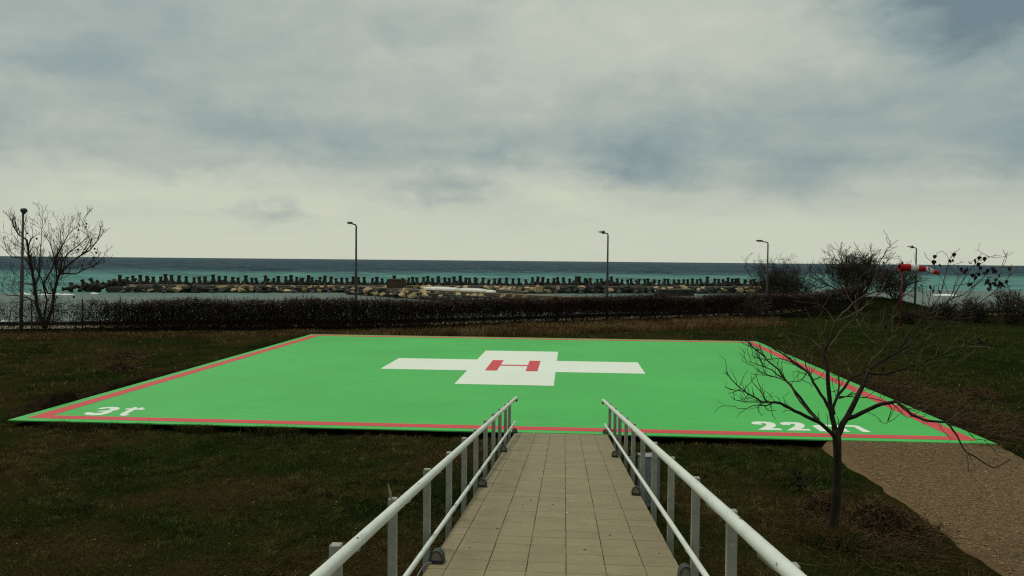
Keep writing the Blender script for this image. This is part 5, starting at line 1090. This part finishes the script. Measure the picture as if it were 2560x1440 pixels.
# weeds leaning over the near pad edge and a tussock at the tree foot
x = np.concatenate([RNG.normal(c_, s_, m_) for c_, s_, m_ in ((-11.6, .18, 300), (-10.9, .3, 260), (-9.7, .12, 160), (-8.4, .22, 420), (-8.15, .1, 200), (-6.6, .25, 320), (-6.2, .12, 220), (-10.3, .1, 120), (.95, .1, 120), (8.9, .35, 600))]); y = PY0-.06-np.abs(RNG.normal(0, .09, len(x)))
blades('weeds', 'dark weeds and dry tufts along the front edge of the helipad', x, y, .23+0*x, .008, lambda x, y: np.where((RNG.random(len(x)) < .5)[:, None], BR_*.9, DG*1.2), 1.0)
x = RNG.normal(f0.x-.02, .20, 3200); y = RNG.normal(f0.y-.10, .18, 3200)
blades('tussock', 'tall dry grass tussock round the foot of the foreground tree', x, y, .26+0*x, .005, lambda x, y: np.where((RNG.random(len(x)) < .55)[:, None], BR_*1.1, DG*1.3), .9)
# wood chips and straw bits on the path
n = 26000; x = RNG.uniform(5.62, 9.08, n); y = RNG.uniform(6.5, 17.8, n); z = path_z(x, y)+.004; a_ = RNG.uniform(0, 3.14, n); ln = RNG.uniform(.008, .030, n); wd = RNG.uniform(.002, .006, n)
u_ = np.stack([np.cos(a_), np.sin(a_), RNG.normal(0, .12, n)], 1)*ln[:, None]; v_ = np.stack([-np.sin(a_), np.cos(a_), RNG.normal(0, .2, n)], 1)*wd[:, None]; P = np.stack([x, y, z+.004], 1)
V = np.stack([P-u_-v_, P+u_-v_, P+u_+v_, P-u_+v_], 1).reshape(-1, 3); mb = MB(); mb.v = [V]; mb.n = len(V); mb.f = (np.arange(n)[:, None]*4+np.array([[0, 1, 2, 3]])).tolist(); me = mb.mesh('path_litter', MAT['chips'])
ca = me.color_attributes.new('Col', 'FLOAT_COLOR', 'POINT'); b3 = np.array((.27, .185, .095)); k = RNG.random(n)[:, None]; c_ = np.where(k < .45, b3*.35, b3)*RNG.uniform(.6, 1.4, (n, 1)); cc = np.ones((n, 4, 4), np.float32); cc[:, :, :3] = c_[:, None]; ca.data.foreach_set('color', cc.ravel())
tag(link('path_litter', me), 'brown straw and wood chips scattered over the gravel path', 'litter', kind='stuff')
# fallen pale leaves and pebbles on the lawn
n = 90; x, y = scatter(n*3, -13, 5.3, 6, 17.5); n = len(x); me_ = MB()
for i in range(n):
    z = float(ground_z(x[i], y[i]))+.055; a_ = random.uniform(0, 6.28); s_ = random.uniform(.008, .022); ca_, sa_ = math.cos(a_)*s_, math.sin(a_)*s_
    me_.add([(x[i]+ca_, y[i]+sa_, z), (x[i]-sa_*.6, y[i]+ca_*.6, z+.008), (x[i]-ca_, y[i]-sa_, z+.004), (x[i]+sa_*.6, y[i]-ca_*.6, z+.010)], [(0, 1, 2, 3)])
MAT['pale'] = material('pale_fallen_leaf', (.22, .19, .10), (.30, .27, .18), None, 3, .9, .1)
tag(me_.build('fallen_leaves', MAT['pale']), 'tiny pale fallen leaves dotted over the near lawn', 'litter', kind='stuff')
# bird droppings and specks on tiles
me_ = MB()
for i in range(34):
    yy = random.uniform(6.1, 12.5); xx = random.uniform(-1.0, .85); s_ = random.uniform(.004, .014); k = 7
    me_.add([(xx+s_*random.uniform(.6, 1.6)*math.cos(6.28*j/k), yy+s_*random.uniform(.6, 1.2)*math.sin(6.28*j/k), ramp_z(yy+0*j)+.004-SL*0) for j in range(k)], [tuple(range(k))])
MAT['speck'] = material('pale_speck', (.5, .47, .4), (.06, .05, .04), None, 1.7, .9, .1, lo=.45, hi=.5)
tag(me_.build('tile_specks', MAT['speck']), 'small pale specks on the tiled ramp', 'litter', kind='stuff')
# curled dry reed leaf caught on the second visible left post
p = lp[3]; mb = MB(); mb.tube([Vector((-.01, 0, -.02)), Vector((-.02, 0, .04)), Vector((-.035, 0, .10))], [.006, .012, .003], 6); o = mb.build('dry_leaf', MAT['pale'], None, p); tag(o, 'yellow dry leaf sticking up from a left railing post', 'leaf')
